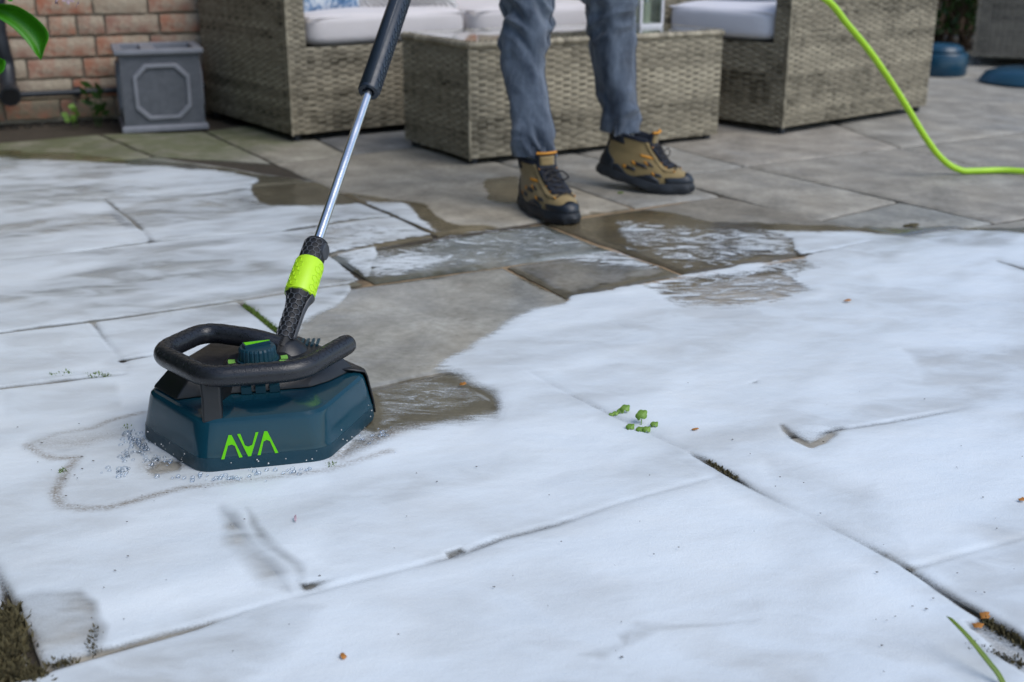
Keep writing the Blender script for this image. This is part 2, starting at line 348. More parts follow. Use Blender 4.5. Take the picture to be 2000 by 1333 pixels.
SLABS = [  # four corners each, where the joints cross, and the stone's colour
 [(-700,395),(300,304),(622,352),(-700,470)], [(-700,470),(203,390),(235,430),(-700,520)], [(-700,520),(235,430),(297,475),(-700,590)],
 [(203,390),(622,352),(775,425),(297,475)], [(-700,590),(297,475),(556,455),(712,553)], None,
 [(556,455),(775,425),(852,460),(642,500)], [(642,500),(1065,436),(1200,487),(725,553)],
 [(983,519),(1200,487),(1338,534),(1104,580)], [(467,592),(983,519),(1250,647),(690,763)],
 [(181,634),(467,592),(553,660),(243,708)], [(-700,765),(181,634),(262,735),(-700,890)],
 [(243,708),(553,660),(690,763),(345,828)], [(-700,890),(262,735),(345,828),(-700,1037)],
 [(1104,580),(1562,501),(1740,556),(1250,647)], [(1562,501),(1765,464),(1962,517),(1740,556)], [(1765,464),(2500,340),(2900,408),(1962,517)],
 [(1962,517),(2900,408),(3300,480),(2500,666)], [(985,702),(1740,556),(2300,720),(1340,885)], [(1740,556),(1962,517),(2500,666),(2300,720)],
 [(1340,885),(2300,720),(2800,860),(1780,1118)], [(1780,1118),(2800,860),(3300,1060),(2500,1545)],
 [(305,838),(985,702),(1395,925),(595,1167)], [(-95,915),(305,838),(595,1167),(75,1317)], [(-700,1037),(-95,915),(75,1317),(-560,1500)],
 [(75,1317),(830,1103),(1500,1700),(420,2100)], [(830,1103),(1395,925),(2500,1545),(1500,1700)],
 [(535,318),(870,279),(1240,405),(852,460)], [(400,256),(545,236),(681,301),(535,318)], [(545,236),(740,215),(870,279),(681,301)],
 [(870,279),(990,258),(1410,381),(1240,405)], [(990,258),(1130,240),(1455,324),(1290,346)], [(1290,346),(1455,324),(1755,393),(1600,430)],
 [(1600,430),(1755,393),(1945,434),(1765,464)], [(1065,436),(1410,381),(1765,464),(1338,534)],
 [(1455,324),(1760,288),(2200,388),(1945,434)], [(1760,288),(2400,205),(2900,262),(2200,388)], [(1130,240),(1500,195),(1760,288),(1455,324)],
 [(1500,195),(2000,140),(2400,205),(1760,288)], [(1300,156),(1800,106),(2000,140),(1500,195)], [(1800,106),(2300,66),(2620,116),(2000,140)],
 [(2000,140),(2620,116),(2900,150),(2400,205)],
 [(-700,335),(195,262),(300,304),(-700,395)], [(195,262),(400,256),(535,318),(300,304)],
 [(740,215),(1000,188),(1130,240),(870,279)], [(1000,188),(1300,156),(1500,195),(1130,240)],
]
SLABS[4] = [(-700,590),(556,455),(712,553),(-700,765)]
TINT = {3: (.34, .33, .30), 7: (.27, .295, .295), 8: (.28, .275, .255), 9: (.435, .435, .405), 34: (.30, .275, .23), 27: (.44, .405, .34), 28: (.40, .375, .31), 29: (.29, .29, .285), 42: (.36, .34, .28), 43: (.38, .365, .30)}
FOAM_MAIN = [(-900,290),(0,303),(140,312),(300,322),(450,335),(506,346),(512,355),(498,366),(500,380),(520,396),(560,402),(640,400),(715,393),(785,396),(812,412),(826,428),(852,448),(862,458),
 (800,474),(740,490),(728,548),(690,560),(678,598),(645,620),(600,645),(560,700),(600,790),(735,842),(770,828),(850,815),(960,800),(950,778),(900,748),(848,730),(853,710),(880,686),(925,658),(990,622),(1040,605),(1102,590),(1110,574),
 (1180,566),(1300,543),(1345,531),(1450,510),(1560,500),(1545,470),(1448,446),(1560,449),(1696,455),(1772,459),(1824,451),(1920,451),(2000,457),(2900,480),(3400,1200),(2600,2200),(-900,2200)]
WETP = [[(480,350),(560,345),(700,380),(830,400),(880,440),(990,440),(1060,432),(1240,404),(1420,436),(1700,446),(1760,470),(1500,560),(900,740),(960,800),(700,900),(540,700),(700,545),(500,420)],
        [(940,350),(1010,345),(1020,400),(960,395)], [(480,345),(540,340),(548,352),(700,385),(690,400),(540,405),(500,385)], [(-400,280),(0,292),(300,312),(500,338),(540,352),(500,362),(0,330)],
        [(-200,1150),(190,1150),(230,1290),(70,1340),(-300,1400)], [(1400,430),(1700,444),(2000,446),(2600,470),(2000,470),(1400,450)]]
SANDP = [(700,540),(980,505),(1050,425),(1300,380),(1420,400),(1330,530),(1600,480),(1600,520),(1340,560),(1110,600),(900,760),(730,770),(690,600)]
CLEAN = [(560,640),(690,552),(728,556),(983,522),(1085,572),(1130,600),(1060,640),(930,700),(880,735),(845,731),(700,765)]
CLEAN2 = [(740,545),(860,462),(1060,438),(1320,530),(1110,576),(990,520)]
def wetness(x, y):
    u, v = warp(x, y); w = np.zeros(x.shape)
    for p in WETP: w = np.maximum(w, inside(u, v, p, 10))
    f = inside(u, v, FOAM_MAIN, 12); fi = inside(u, v, FOAM_MAIN, 12); core = 1 - smooth(-45, -8, sdf(u, v, FOAM_MAIN)); w = np.maximum(w, fi) * (1 - .72 * core)
    return w * (1 - .78 * inside(u, v, CLEAN, 12)) * (1 - .62 * inside(u, v, CLEAN2, 12)), w

bed = MB(); nx, ny = 260, 200
XS = np.linspace(-5, 7, nx); YS = np.linspace(-1.5, 9.5, ny); gx, gy = np.meshgrid(XS, YS, indexing='ij')
bz = -.009 + (fbm(gx * 14, gy * 14, 5, 2) - .5) * .004
bed.grid([[(gx[i, j], gy[i, j], bz[i, j]) for j in range(ny)] for i in range(nx)])
u, v = to_px(gx.ravel(), np.maximum(gy.ravel(), .3)); bed.attr['sand'] = inside(u, v, SANDP, 25) * .75 + .12
patio = bed.build('patio', M['mortar']); tag(patio, kind='structure')
gr = MB(); gr.grid([[(x, y, -.04) for y in (-60, 60)] for x in (-60, 60)])
tag(gr.build('ground', M['soil']), kind='structure')

for k, q in enumerate(SLABS):
    if q is None: continue
    P = [G(*p) for p in q]; ctr = sum(P, Vector()) / 4
    gap = .0065 if k not in (10, 11, 6) else .009
    Q = []
    for i in range(4):
        a, b, c = P[i - 1], P[i], P[(i + 1) % 4]
        d0 = (a - b).normalized(); d1 = (c - b).normalized(); sn = abs(d0.cross(d1).z) + 1e-6
        Q.append(b + (d0 + d1) * (gap / sn))
    L1 = (Q[1] - Q[0]).length; L2 = (Q[3] - Q[0]).length
    near = ctr.y < 4.6
    st = .014 if ctr.y < 3.6 else (.028 if near else .07)
    nu = max(6, int(L1 / st)); nv = max(6, int(L2 / st))
    aa = np.linspace(0, 1, nu + 1); bb = np.linspace(0, 1, nv + 1)
    aa = np.concatenate([[0, .006 / L1], aa[1:-1], [1 - .006 / L1, 1]]); bb = np.concatenate([[0, .006 / L2], bb[1:-1], [1 - .006 / L2, 1]])
    A, B = np.meshgrid(aa, bb, indexing='ij')
    def bil(c): return (Q[0][c] * (1 - A) + Q[1][c] * A) * (1 - B) + (Q[3][c] * (1 - A) + Q[2][c] * A) * B
    X, Y = bil(0), bil(1)
    edge = np.minimum(np.minimum(A, 1 - A) * L1, np.minimum(B, 1 - B) * L2)
    wob = np.exp(-(edge / .02) ** 2)
    X = X + wob * (fbm(X * 18, Y * 18, 31, 3) - .5) * .009; Y = Y + wob * (fbm(X * 18, Y * 18, 47, 3) - .5) * .009
    Z = relief(X, Y) - .004 * np.exp(-(edge / .004) ** 2) - .002 * np.exp(-(edge / .015) ** 2)
    m = MB(off=(ctr.x, ctr.y, 0)); n0, n1 = X.shape
    m.grid([[(X[i, j], Y[i, j], Z[i, j]) for j in range(n1)] for i in range(n0)])
    bd = [(i, 0) for i in range(n0)] + [(n0 - 1, j) for j in range(1, n1)] + [(i, n1 - 1) for i in range(n0 - 2, -1, -1)] + [(0, j) for j in range(n1 - 2, 0, -1)]
    b0 = len(m.v); m.v += [(X[i, j], Y[i, j], -.03) for i, j in bd]
    for a in range(len(bd)):
        b = (a + 1) % len(bd); m.f.append((bd[a][0] * n1 + bd[a][1], bd[b][0] * n1 + bd[b][1], b0 + b, b0 + a))
    xs = np.array([p[0] for p in m.v]); ys = np.array([p[1] for p in m.v])
    m.attr['wet'], m.attr['film'] = wetness(xs, ys) if near else (np.zeros(len(xs)), np.zeros(len(xs)))
    uu, vv = to_px(xs, np.maximum(ys, .3))
    m.attr['algae'] = np.clip(inside(uu, vv, [(-800, 240), (520, 225), (600, 285), (420, 320), (-800, 340)], 30), 0, 1)
    o = m.build('paving_slab', M['stone'], patio); o.location = m.off
    rr = random.Random(k * 5 + 1); tc = TINT.get(k) or tuple(.375 * f for f in rr.choice([(1.02, .96, .85), (.93, .93, .87), (1.06, .97, .84), (.97, .93, .84), (1.08, 1.02, .90)]))
    ca = o.data.attributes.new('tint', 'FLOAT_COLOR', 'POINT'); ca.data.foreach_set('color', list(tc + (1,)) * len(o.data.vertices))

# ------------------------------------------------------------------ foam lying on the slabs
JOINTS = [
 [(-700,765,.5),(0,656,.8),(203,630,1),(465,591,1),(600,570,.9),(712,553,1)],
 [(-700,590,.2),(0,511,.3),(175,492,.45),(240,482,.75),(290,476,.7),(420,464,.35),(546,453,.35),(560,452,.95),(690,433,.9),(775,425,.4)],
 [(-700,470,.2),(0,406,.2),(196,390,.3),(380,374,.45),(504,360,.5)], [(-300,480,.2),(0,453,.35),(133,437,.45),(235,430,.2)], [(-200,345,.5),(0,329,.7),(60,322,.6),(90,318,.05)],
 [(203,390,.55),(250,425,.85),(272,446,1),(282,455,.25),(297,475,.6)], [(181,634,.8),(192,648,.5),(250,722,.12)], [(467,592,1.2),(553,660,1.2)],
 [(556,455,.15),(640,498,.3),(650,503,.9),(712,551,1.2)], [(620,352,1.2),(700,394,1.2),(852,460,1.3)], [(642,500,.7),(740,480,.5),(852,460,.6)],
 [(852,460,.8),(1065,436,1.2)], [(1065,436,1.2),(1250,503,1.2),(1336,534,1)], [(728,552,1.2),(983,519,1.2),(1048,503,1.2),(1200,485,.4)], [(983,519,1.2),(1104,580,1.2)],
 [(1104,580,.2),(1340,534,.7),(1424,522,.9),(1440,518,.3),(1560,502,.9),(1620,490,.4),(1700,474,.25)], [(-300,800,.5),(0,764,.75),(120,750,.85),(180,742,.6),(240,736,.3)], [(240,707,1.0),(262,703,.9),(300,697,.4)],
 [(75,1317,.8),(210,1279,.85),(385,1230,.75),(480,1198,.15),(560,1176,.1),(700,1140,.25),(800,1115,.2),(890,1090,.4),(980,1055,.6),(1085,1030,.45),(1200,992,.15),(1400,935,.1)],
 [(560,1128,.15,0),(585,1146,.35,0),(598,1152,.62,0),(608,1150,.55,0)], [(604,1151,.5,0),(630,1143,.4,0),(665,1134,.05,0)],
 [(985,702,0),(1037,731,.2),(1100,767,.32),(1180,808,.4),(1240,838,.3),(1340,885,.3),(1372,900,.8),(1400,915,1.2),(1432,935,1.1),(1470,957,.55),(1560,1003,.2),(1640,1045,.35),(1700,1077,.5),(1760,1108,.6),(1850,1165,.7),(1912,1204,1.0),(2000,1255,1.2),(2200,1365,1)],
 [(1780,1116,.35),(1880,1088,.25),(2000,1054,.2),(2200,1000,.2)], [(1600,852,.1),(1640,843,.35),(1740,828,.5),(1848,808,.35),(1880,802,0)], [(1527,836,.6,0),(1535,848,.8,0),(1552,862,.8,0),(1582,876,.9,0),(1604,868,.8,0),(1626,852,.4,0)], [(1950,513,.7),(2000,528,.9),(2060,544,.7)], [(-95,915,0),(-20,1085,.2),(20,1180,.8),(75,1317,1.2)],
]
def foam_fields(x, y):
    u, v = warp(x, y)
    d = sdf(u, v, FOAM_MAIN); upper = smooth(640, 560, v)
    soft = 9 + 22 * smooth(560, 720, v)
    cov = 1.12 - 1.3 * smooth(-soft * 1.6, soft * .7, d)
    def hole(p, val, soft):
        nonlocal cov
        k = inside(u, v, p, soft); cov = cov * (1 - k) + np.minimum(cov, val) * k
    def fill(p, val, soft):
        nonlocal cov
        k = inside(u, v, p, soft); cov = np.maximum(cov, val * k)
    hole([(560,445),(690,430),(800,440),(860,460),(730,492),(740,545),(700,552),(640,505)], .66, 14)      # streaked slab beside the lance
    fill([(640,500),(860,458),(1060,438),(1200,486),(990,516),(730,550)], .36, 14)                         # thin froth on the blue-grey slab
    fill([(690,500),(800,488),(900,500),(860,525),(740,545)], .62, 16); fill([(1040,505),(1220,480),(1310,525),(1180,530)], .50, 14)
    fill([(1200,425),(1430,445),(1560,455),(1560,500),(1345,528),(1220,480)], .43, 16); fill([(1440,450),(1560,455),(1560,500),(1430,505)], .52, 16)
    hole([(1256,562),(1330,540),(1480,525),(1560,535),(1590,575),(1520,598),(1400,612),(1310,600)], .40, 16)
    hole([(1470,505),(1580,500),(1600,530),(1500,540)], .48, 12)
    hole([(1528,838),(1560,828),(1640,830),(1625,858),(1585,880),(1550,868)], .80, 9); th0 = inside(u, v, [(1528,838),(1560,828),(1640,830),(1625,858),(1585,880),(1550,868)], 10)
    hole([(-300,1180),(30,1175),(90,1160),(165,1158),(192,1185),(196,1262),(178,1290),(75,1318),(-300,1420)], .80, 15)
    hole([(-300,1215),(30,1205),(45,1260),(85,1320),(-200,1420)], -.2, 9)
    hole([(700,835),(760,805),(850,790),(960,800),(900,810),(790,832),(730,880),(660,905)], .46, 12); fill([(735,762),(846,735),(905,750),(955,782),(900,806),(800,822),(745,845)], .34, 12)
    hole([(270,925),(300,905),(350,905),(345,930),(290,938)], .30, 8); hole([(245,855),(285,850),(285,890),(262,892)], .52, 8)
    hole([(1880,1225),(1935,1222),(2000,1262),(2200,1380),(2100,1400),(1960,1300)], .50, 8)
    for p in ([(872,1084),(900,1074),(906,1082),(880,1092)], [(1458,750),(1488,740),(1482,750)]): hole(p, .42, 5)
    spec = .30 * th0; thin = .28 + 0 * x; spec = np.maximum(spec, .95 * inside(u, v, [(-300,1180),(30,1175),(90,1160),(165,1158),(192,1185),(196,1262),(178,1290),(75,1318),(-300,1420)], 14))  # translucent film; relief shading is painted in through it as well
    def th(p, val, soft):
        nonlocal spec
        spec = np.maximum(spec, val * inside(u, v, p, soft))
    thin = np.maximum(thin, .66 * smooth(760, 540, v) * smooth(900, 640, u))
    thin = np.maximum(thin, .50 * smooth(640, 480, v) * smooth(1500, 1800, u))
    thin = np.maximum(thin, .50 * smooth(1120, 1330, v) * smooth(1500, 300, u)); thin = np.maximum(thin, .38 * smooth(1100, 1330, v)); thin = np.maximum(thin, .40 * smooth(1550, 1950, u) * smooth(620, 760, v))
    thin = thin * (.30 + 1.35 * smooth(.28, .72, fbm(x * 2.2 + y * 1.4, y * 6 - x * 3.8, 77, 4)))
    th([(640,905),(1100,1000),(1000,1060),(700,1130),(610,1120)], .30, 50); th([(1480,880),(1700,960),(1760,1080),(1500,960)], .40, 40); th([(700,1180),(1100,1090),(1300,1160),(900,1290)], .34, 60)
    th([(425,1005),(455,1012),(560,1130),(575,1165),(520,1150),(445,1070)], 1.0, 26); th([(478,1005),(515,1030),(600,1140),(585,1148),(520,1080)], .85, 16); th([(0,1240),(70,1325),(560,1180),(640,1200),(560,1290),(400,1400),(-100,1400)], .55, 30)  # shaded valley painted in as thinner, greyer foam
    th([(1770,690),(2100,670),(2100,740),(1800,765)], .60, 22); th([(1560,828),(1700,790),(1900,758),(1900,790),(1700,832),(1620,850)], .50, 16); th([(1540,832),(1790,770),(1990,750),(1990,790),(1640,850)], .42, 18)
    th([(1130,1290),(1215,1262),(1207,1250),(1246,1226),(1400,1222),(1500,1212),(1480,1226),(1290,1240),(1225,1275),(1180,1306)], .62, 16); th([(1205,1250),(1235,1238),(1228,1268),(1218,1276)], .9, 9); th([(1130,1286),(1220,1268),(1225,1282),(1170,1304)], .6, 14)  # shade under the riven step painted by thinning the foam
    th([(1080,1340),(1200,1310),(1500,1330),(1500,1400),(1080,1400)], .45, 20); th([(1790,1118),(2050,1050),(2100,1250),(1990,1240)], .48, 25)
    th([(1600,560),(1700,545),(1760,590),(1900,640),(1700,620)], .45, 30); th([(60,850),(260,810),(280,900),(140,910),(60,885)], .40, 20)
    th([(0,620),(300,590),(470,600),(250,700),(0,745)], .40, 25); th([(0,765),(230,745),(240,800),(0,820)], .42, 18)
    thin = np.clip(np.maximum(thin, spec * (.75 + .5 * fbm(x * 8, y * 8, 78, 3))), 0, 1)
    sag = np.zeros(x.shape)
    for J in JOINTS:
        sagging = len(J[0]) == 3
        dd, val = seg(x, y, J)
        wob = .55 + .9 * fbm(x * 22, y * 22, 91, 3)
        cov = cov - (.72 * np.clip(val, 0, 1.3) * np.exp(-(dd / (.0066 * wob)) ** 2) + .42 * np.clip(val, 0, 1) * np.exp(-(dd / (.014 * wob)) ** 2))
        thin = np.maximum(thin, np.clip(.15 + val * .85, 0, .9) * np.exp(-(dd / .015) ** 2))
        thin = np.maximum(thin, (.22 + .28 * np.clip(val, 0, 1)) * np.exp(-(dd / .045) ** 2))  # broad soft shade beside each joint, painted as thinner foam
        if sagging: sag = np.maximum(sag, (.25 + .75 * np.clip(val, 0, 1)) * np.exp(-(dd / .007) ** 2))
    # rings of brown scum thrown out by the cleaner
    dirt = np.zeros(x.shape)
    for J, w, s in (([(54,875,.7),(80,892,.7),(105,899,1),(150,899,.9),(129,929,.9),(108,968,.9),(120,992,.8),(168,999,.7),(210,999,.9),(270,986,.9),(360,962,.8),(470,948,.5),(640,928,.5),(760,890,.6)], .009, .85),
                    ([(54,875,.5),(120,851,.5),(180,842,.6),(216,827,.8),(279,812,.8)], .008, .7), ([(90,870,.5),(160,868,.7),(230,850,.4)], .026, .55), ([(300,915,1),(345,915,1)], .02, .9), ([(660,900,.8),(760,850,1),(850,815,.8)], .022, .8), ([(740,752,.8),(845,733,.9)], .006, .9)):
        dd, val = seg(x, y, J); dirt = np.maximum(dirt, np.minimum(1, 1.35 * s * val) * np.exp(-(dd / w) ** 2))
    th_ = .0022 + .0065 * np.clip(cov, 0, 1) * fbm(x * 5, y * 5, 60, 3) + .004 * (fbm(x * 2.1 + y * 2, y * 7 - x * 2, 64, 4) - .5)
    z = relief(x, y) + np.maximum(.0022, th_) - sag * .0035
    streak = np.maximum(inside(u, v, [(540,400),(860,430),(1240,390),(1600,440),(1640,560),(1520,640),(1200,640),(1080,560),(800,620),(640,560),(540,470)], 40), .55 * inside(u, v, [(560,640),(700,560),(1110,560),(1150,640),(900,760),(980,800),(700,900)], 40))
    streak = np.maximum(streak, .45 * smooth(480, 380, v))
    return cov, thin, dirt, z, streak
NU, NV = 640, 620
yy = 1.0 * (4.35) ** np.linspace(0, 1, NV); tt = np.linspace(-1, 1, NU)
TT, YY = np.meshgrid(tt, yy, indexing='ij'); XX = TT * (.30 + .46 * YY)
xf, yf = XX.ravel(), YY.ravel(); cov, thin, dirt, zf, streak = foam_fields(xf, yf)
C2 = cov.reshape(NU, NV); ok = np.zeros((NU - 1, NV - 1), bool)
for a in (0, 1):
    for b in (0, 1): ok |= C2[a:NU - 1 + a, b:NV - 1 + b] > -.35
ii, jj = np.nonzero(ok); i0 = ii * NV + jj
quads = np.stack([i0, i0 + NV, i0 + NV + 1, i0 + 1], 1)
used, inv = np.unique(quads, return_inverse=True); quads = inv.reshape(-1, 4)
me = bpy.data.meshes.new('soap_foam'); me.vertices.add(len(used)); me.vertices.foreach_set('co', np.stack([xf[used], yf[used], zf[used]], 1).ravel())
me.loops.add(quads.size); me.loops.foreach_set('vertex_index', quads.ravel().astype(np.int32))
me.polygons.add(len(quads)); me.polygons.foreach_set('loop_start', np.arange(0, quads.size, 4, dtype=np.int32))
me.polygons.foreach_set('use_smooth', np.ones(len(quads), bool)); me.update(calc_edges=True)
for nme, arr in (('cover', cov), ('thin', thin), ('dirt', dirt), ('streak', streak)):
    a = me.attributes.new(nme, 'FLOAT', 'POINT'); a.data.foreach_set('value', arr[used].astype(np.float32))
me.materials.append(M['foam']); foam = bpy.data.objects.new('soap_foam', me); col.objects.link(foam)
tag(foam, 'white soap foam spread over the stone paving', 'foam', kind='stuff')

# ================================================================== BRICK WALL
WA = math.radians(22); wu = Vector((math.cos(WA), math.sin(WA), 0)); wn_ = Vector((math.sin(WA), -math.cos(WA), 0)); W0 = Vector((-2.19, 5.03, 0))
wall = MB(off=W0); wall.box(W0 + wu * 1.1 - wn_ * .12 + Vector((0, 0, 2.6)), wu * 3.4, wn_ * .108, Vector((0, 0, 2.6)))
wallo = wall.build('brick_wall', M['lime']); tag(wallo, 'old red brick house wall with pale lime mortar behind the lead grey planter', 'wall')
CO = .0865; bricks = []
def brick_mesh(L, seed):
    r = random.Random(seed); m = MB()
    nx_, nz_ = 6, 3; hh = .0375; dd = .05
    P = [[Vector((-L / 2 + L * i / nx_ + (r.uniform(-.002, .002)), -dd - r.uniform(0, .004) + (.006 if i in (0, nx_) or j in (0, nz_) else 0), -hh + 2 * hh * j / nz_ + r.uniform(-.002, .002))) for j in range(nz_ + 1)] for i in range(nx_ + 1)]
    m.grid(P); bd = [(i, 0) for i in range(nx_ + 1)] + [(nx_, j) for j in range(1, nz_ + 1)] + [(i, nz_) for i in range(nx_ - 1, -1, -1)] + [(0, j) for j in range(nz_ - 1, 0, -1)]
    b0 = len(m.v); m.v += [(P[i][j].x, 0, P[i][j].z) for i, j in bd]
    for a in range(len(bd)):
        b = (a + 1) % len(bd); m.f.append((bd[a][0] * 4 + bd[a][1], bd[b][0] * 4 + bd[b][1], b0 + b, b0 + a))
    o = m.build('brick', M['brick'], wallo); return o
variants = {}
for L in (.215, .104):
    for s in range(4): variants[(L, s)] = [brick_mesh(L, s + int(L * 1000)), False]
rb = random.Random(3)
for row in range(11):
    x = -1.55 + (0 if row % 2 == 0 else .057) + rb.uniform(-.02, .02); k = row
    while x < 2.3:
        L = .215 if (rb.random() < .72) else .104
        key = (L, rb.randrange(4)); src = variants[key]
        if src[1]: o = src[0].copy(); col.objects.link(o)
        else: o = src[0]; src[1] = True
        p = wu * (x + L / 2) + wn_ * (-.035 - rb.uniform(0, .005)) + Vector((0, 0, .012 + .043 + row * CO + rb.uniform(-.002, .002)))
        o.location = p; o.rotation_euler = (rb.uniform(-.01, .01), rb.uniform(-.008, .008), WA); x += L + .011
# gravel gap along the wall foot
gs = MB(); rg = random.Random(9)
for i in range(420):
    s = rg.uniform(-1.5, 2.2); d = rg.uniform(.025, .085); p = W0 + wu * s + wn_ * d; r = rg.uniform(.005, .011)
    gs.ball((p.x, p.y, -.004), r, r * rg.uniform(.7, 1.2), r * .7, 6, 4)
tag(gs.build('wall_foot_gravel', M['soil']), 'dark gravel in the gap along the wall foot', 'gravel', kind='stuff')
# drain pipe running along the wall, held by clips
def wp(s, d, z): return W0 + wu * s + wn_ * d + Vector((0, 0, z))
wpx = lambda x, y: on_plane(x, y, W0 + wn_ * .06, wn_)
a, b = wpx(30, 186), wpx(445, 166)
pr = thing('wall_pipe', 'thin black pipe running along the brick wall above the ground', 'pipe', a)
m = MB(off=a); m.tube([a - (b - a) * .6, b + (b - a) * .5], .0125, 12); m.build('pipe', M['pipe'], pr)
for s in (.28, .72):
    c = a.lerp(b, s); m = MB(off=a); m.tube([c - wu * .012, c + wu * .012], .0165, 12); m.box(c + wn_ * -.02, wu * .012, wn_ * .02, (0, 0, .02)); m.build('clip', M['pipe'], pr)
e = on_plane(20, 187, W0 + wn_ * .16, wn_)
dp = thing('downpipe', 'black plastic downpipe with round open shoe at the left edge', 'pipe', Vector((e.x, e.y, 0)))
m = MB(off=(e.x, e.y, 0)); m.tube(catmull([e + wn_ * .01, e + wn_ * -.045 + Vector((-.005, 0, .035)), wpx(12, 130) + wn_ * -.01, wpx(2, 90), wpx(-6, 40), wpx(-8, -100)], 8), .034, 20, cap=False); m.build('pipe', M['pipe'], dp)
m = MB(off=(e.x, e.y, 0)); dirn = (wn_ + Vector((0, 0, -.25))).normalized()
m.tube([e - dirn * .03, e + dirn * .012], .042, 24); m.build('shoe', M['pipe'], dp)
m = MB(off=(e.x, e.y, 0)); m.tube([e + dirn * .0125, e + dirn * .014], .034, 24); m.build('opening', M['void'], dp)

# ================================================================== LEAD GREY PLANTER
PA = math.radians(20); pu = Vector((math.cos(PA), math.sin(PA), 0)); pv = Vector((-math.sin(PA), math.cos(PA), 0)); PC = G(240, 262) + Vector((0, 0, .001))
SZ = .345; PCc = PC + pu * SZ / 2 + pv * SZ / 2
pl = thing('square_planter', 'lead grey square planter with octagonal panels beside the brick wall', 'planter', PCc)
def prect(h, z, n=0): return [PCc + pu * sx * h + pv * sy * h + Vector((0, 0, z)) for sx, sy in ((-1, -1), (1, -1), (1, 1), (-1, 1))]
m = MB(off=PCc); Hh = SZ / 2
m.loft([prect(Hh - .012, .018), prect(Hh - .016, .305), prect(Hh - .030, .305), prect(Hh - .03, .10)], cap0=True, cap1=True); m.build('body', M['lead'], pl, ang=30)
m = MB(off=PCc); m.loft([prect(Hh, 0), prect(Hh, .020), prect(Hh - .011, .026)], cap0=True, cap1=True); m.build('base_moulding', M['lead_light'], pl, ang=20, mods=[('BEVEL', dict(width=.003, segments=2))])
m = MB(off=PCc); R0 = [prect(Hh - .012, .303), prect(Hh + .002, .312), prect(Hh + .002, .330), prect(Hh - .032, .330), prect(Hh - .032, .303)]
m.loft(R0, cap0=False, cap1=False); m.build('rim', M['lead_light'], pl, ang=20, mods=[('BEVEL', dict(width=.003, segments=2))])
m = MB(off=PCc); m.box(PCc + Vector((0, 0, .313)) - pu * .035 - pv * .0, pu * .028, pv * (Hh - .02), Vector((0, 0, .012)))
m.build('cross_bar', M['lead_light'], pl, ang=20, mods=[('BEVEL', dict(width=.003, segments=2))])
for fu, fn in ((pu, -pv), (pv, -pu), (pu, pv), (-pv, pu)):
    c = PCc + fn * (Hh - .013) + Vector((0, 0, .160)); o_ = .112; k_ = .048; upz = Vector((0, 0, 1))
    oct_ = lambda o, k: [c + fu * x + upz * y for x, y in ((-o + k, -o), (o - k, -o), (o, -o + k), (o, o - k), (o - k, o), (-o + k, o), (-o, o - k), (-o, -o + k))]
    m = MB(off=PCc); A_, B_ = oct_(o_, k_), oct_(o_ - .016, k_ - .005); f8 = lambda P, d: [p + fn * d for p in P]
    m.loft([f8(A_, -.004), f8(A_, .009), f8(B_, .009), f8(B_, -.004)], cap0=False, cap1=False)
    m.build('octagon_moulding', M['lead_light'], pl, ang=20, mods=[('BEVEL', dict(width=.003, segments=2))])
m = MB(off=PCc); m.loft([prect(Hh - .034, .21), prect(Hh - .034, .215)]); m.build('soil', M['soil'], pl)

# ================================================================== WICKER FURNITURE
def weave(m, O, u, v, n, W, Hh, tones, seed, pu_=.034, pv_=.0112):
    """strands over and under stakes; O lower left corner, u across, v up, n outwards"""
    r = np.random.RandomState(seed); cols = max(2, int(round(W / pu_))); rows = max(2, int(round(Hh / pv_))); P = W / cols; Q = Hh / rows
    O, u, v, n = (np.array(a) for a in (O, u, v, n)); ns = cols * 4 + 1; s = np.linspace(0, W, ns)
    band = .55 * vnoise(np.arange(rows) * .31 + seed, np.zeros(rows), seed + 3) + .25 * r.rand(rows) + .12
    for i in range(rows):
        off = .0032 * np.clip(1.35 * np.cos(np.pi * (s / P - .5) + np.pi * (i % 2)), -1, 1)
        zc = (i + .5) * Q + r.uniform(-.0006, .0006) + .0007 * np.sin(s * 20 + r.rand() * 6)
        b = len(m.v); h = Q * .485
        for dz, dn in ((-h, -.0005), (0, .0016), (h, -.0005)):
            m.v += [tuple(p) for p in (O + np.outer(s, u) + np.outer(zc + dz, v) + np.outer(off + dn, n))]
            tn = .50 + .46 * (vnoise(s * 24 + i * 3.3, np.full(ns, i * 1.7), seed) - .5) + 1.05 * (band[i] - .5) + .45 * (vnoise(s * 6, np.full(ns, i * .25), seed + 5) - .5)
            tones += list(np.clip(tn, 0, 1))
        for k in range(2):
            for j in range(ns - 1):
                q = b + k * ns + j; m.f.append((q, q + 1, q + ns + 1, q + ns))
    for j in range(cols + 0):
        sc = (j + .5) * P; zz = np.linspace(0, Hh, rows + 1); b = len(m.v)
        off = np.full(rows + 1, -.0004)
        for d in (-.014, .014):
            m.v += [tuple(p) for p in (O + np.outer(np.full(rows + 1, sc + d), u) + np.outer(zz, v) + np.outer(off, n))]
            tones += list(np.clip(.42 + .35 * (vnoise(zz * 30, np.full(rows + 1, j * 2.1), seed + 9) - .5) + .25 * (r.rand() - .5) + 0 * zz, 0, 1))
        for i in range(rows): m.f.append((b + i, b + rows + 1 + i, b + rows + 2 + i, b + i + 1))
    return m
def panel(name, parent, off, O, u, v, n, W, Hh, seed, mat='wicker', **kw):
    m = MB(off=off); tones = []; weave(m, O, u, v, n, W, Hh, tones, seed, **kw); m.attr['tone'] = tones
    o = m.build(name, M[mat], parent, sm=True, ang=80, fix=False); o['kind'] = 'stuff'; return o
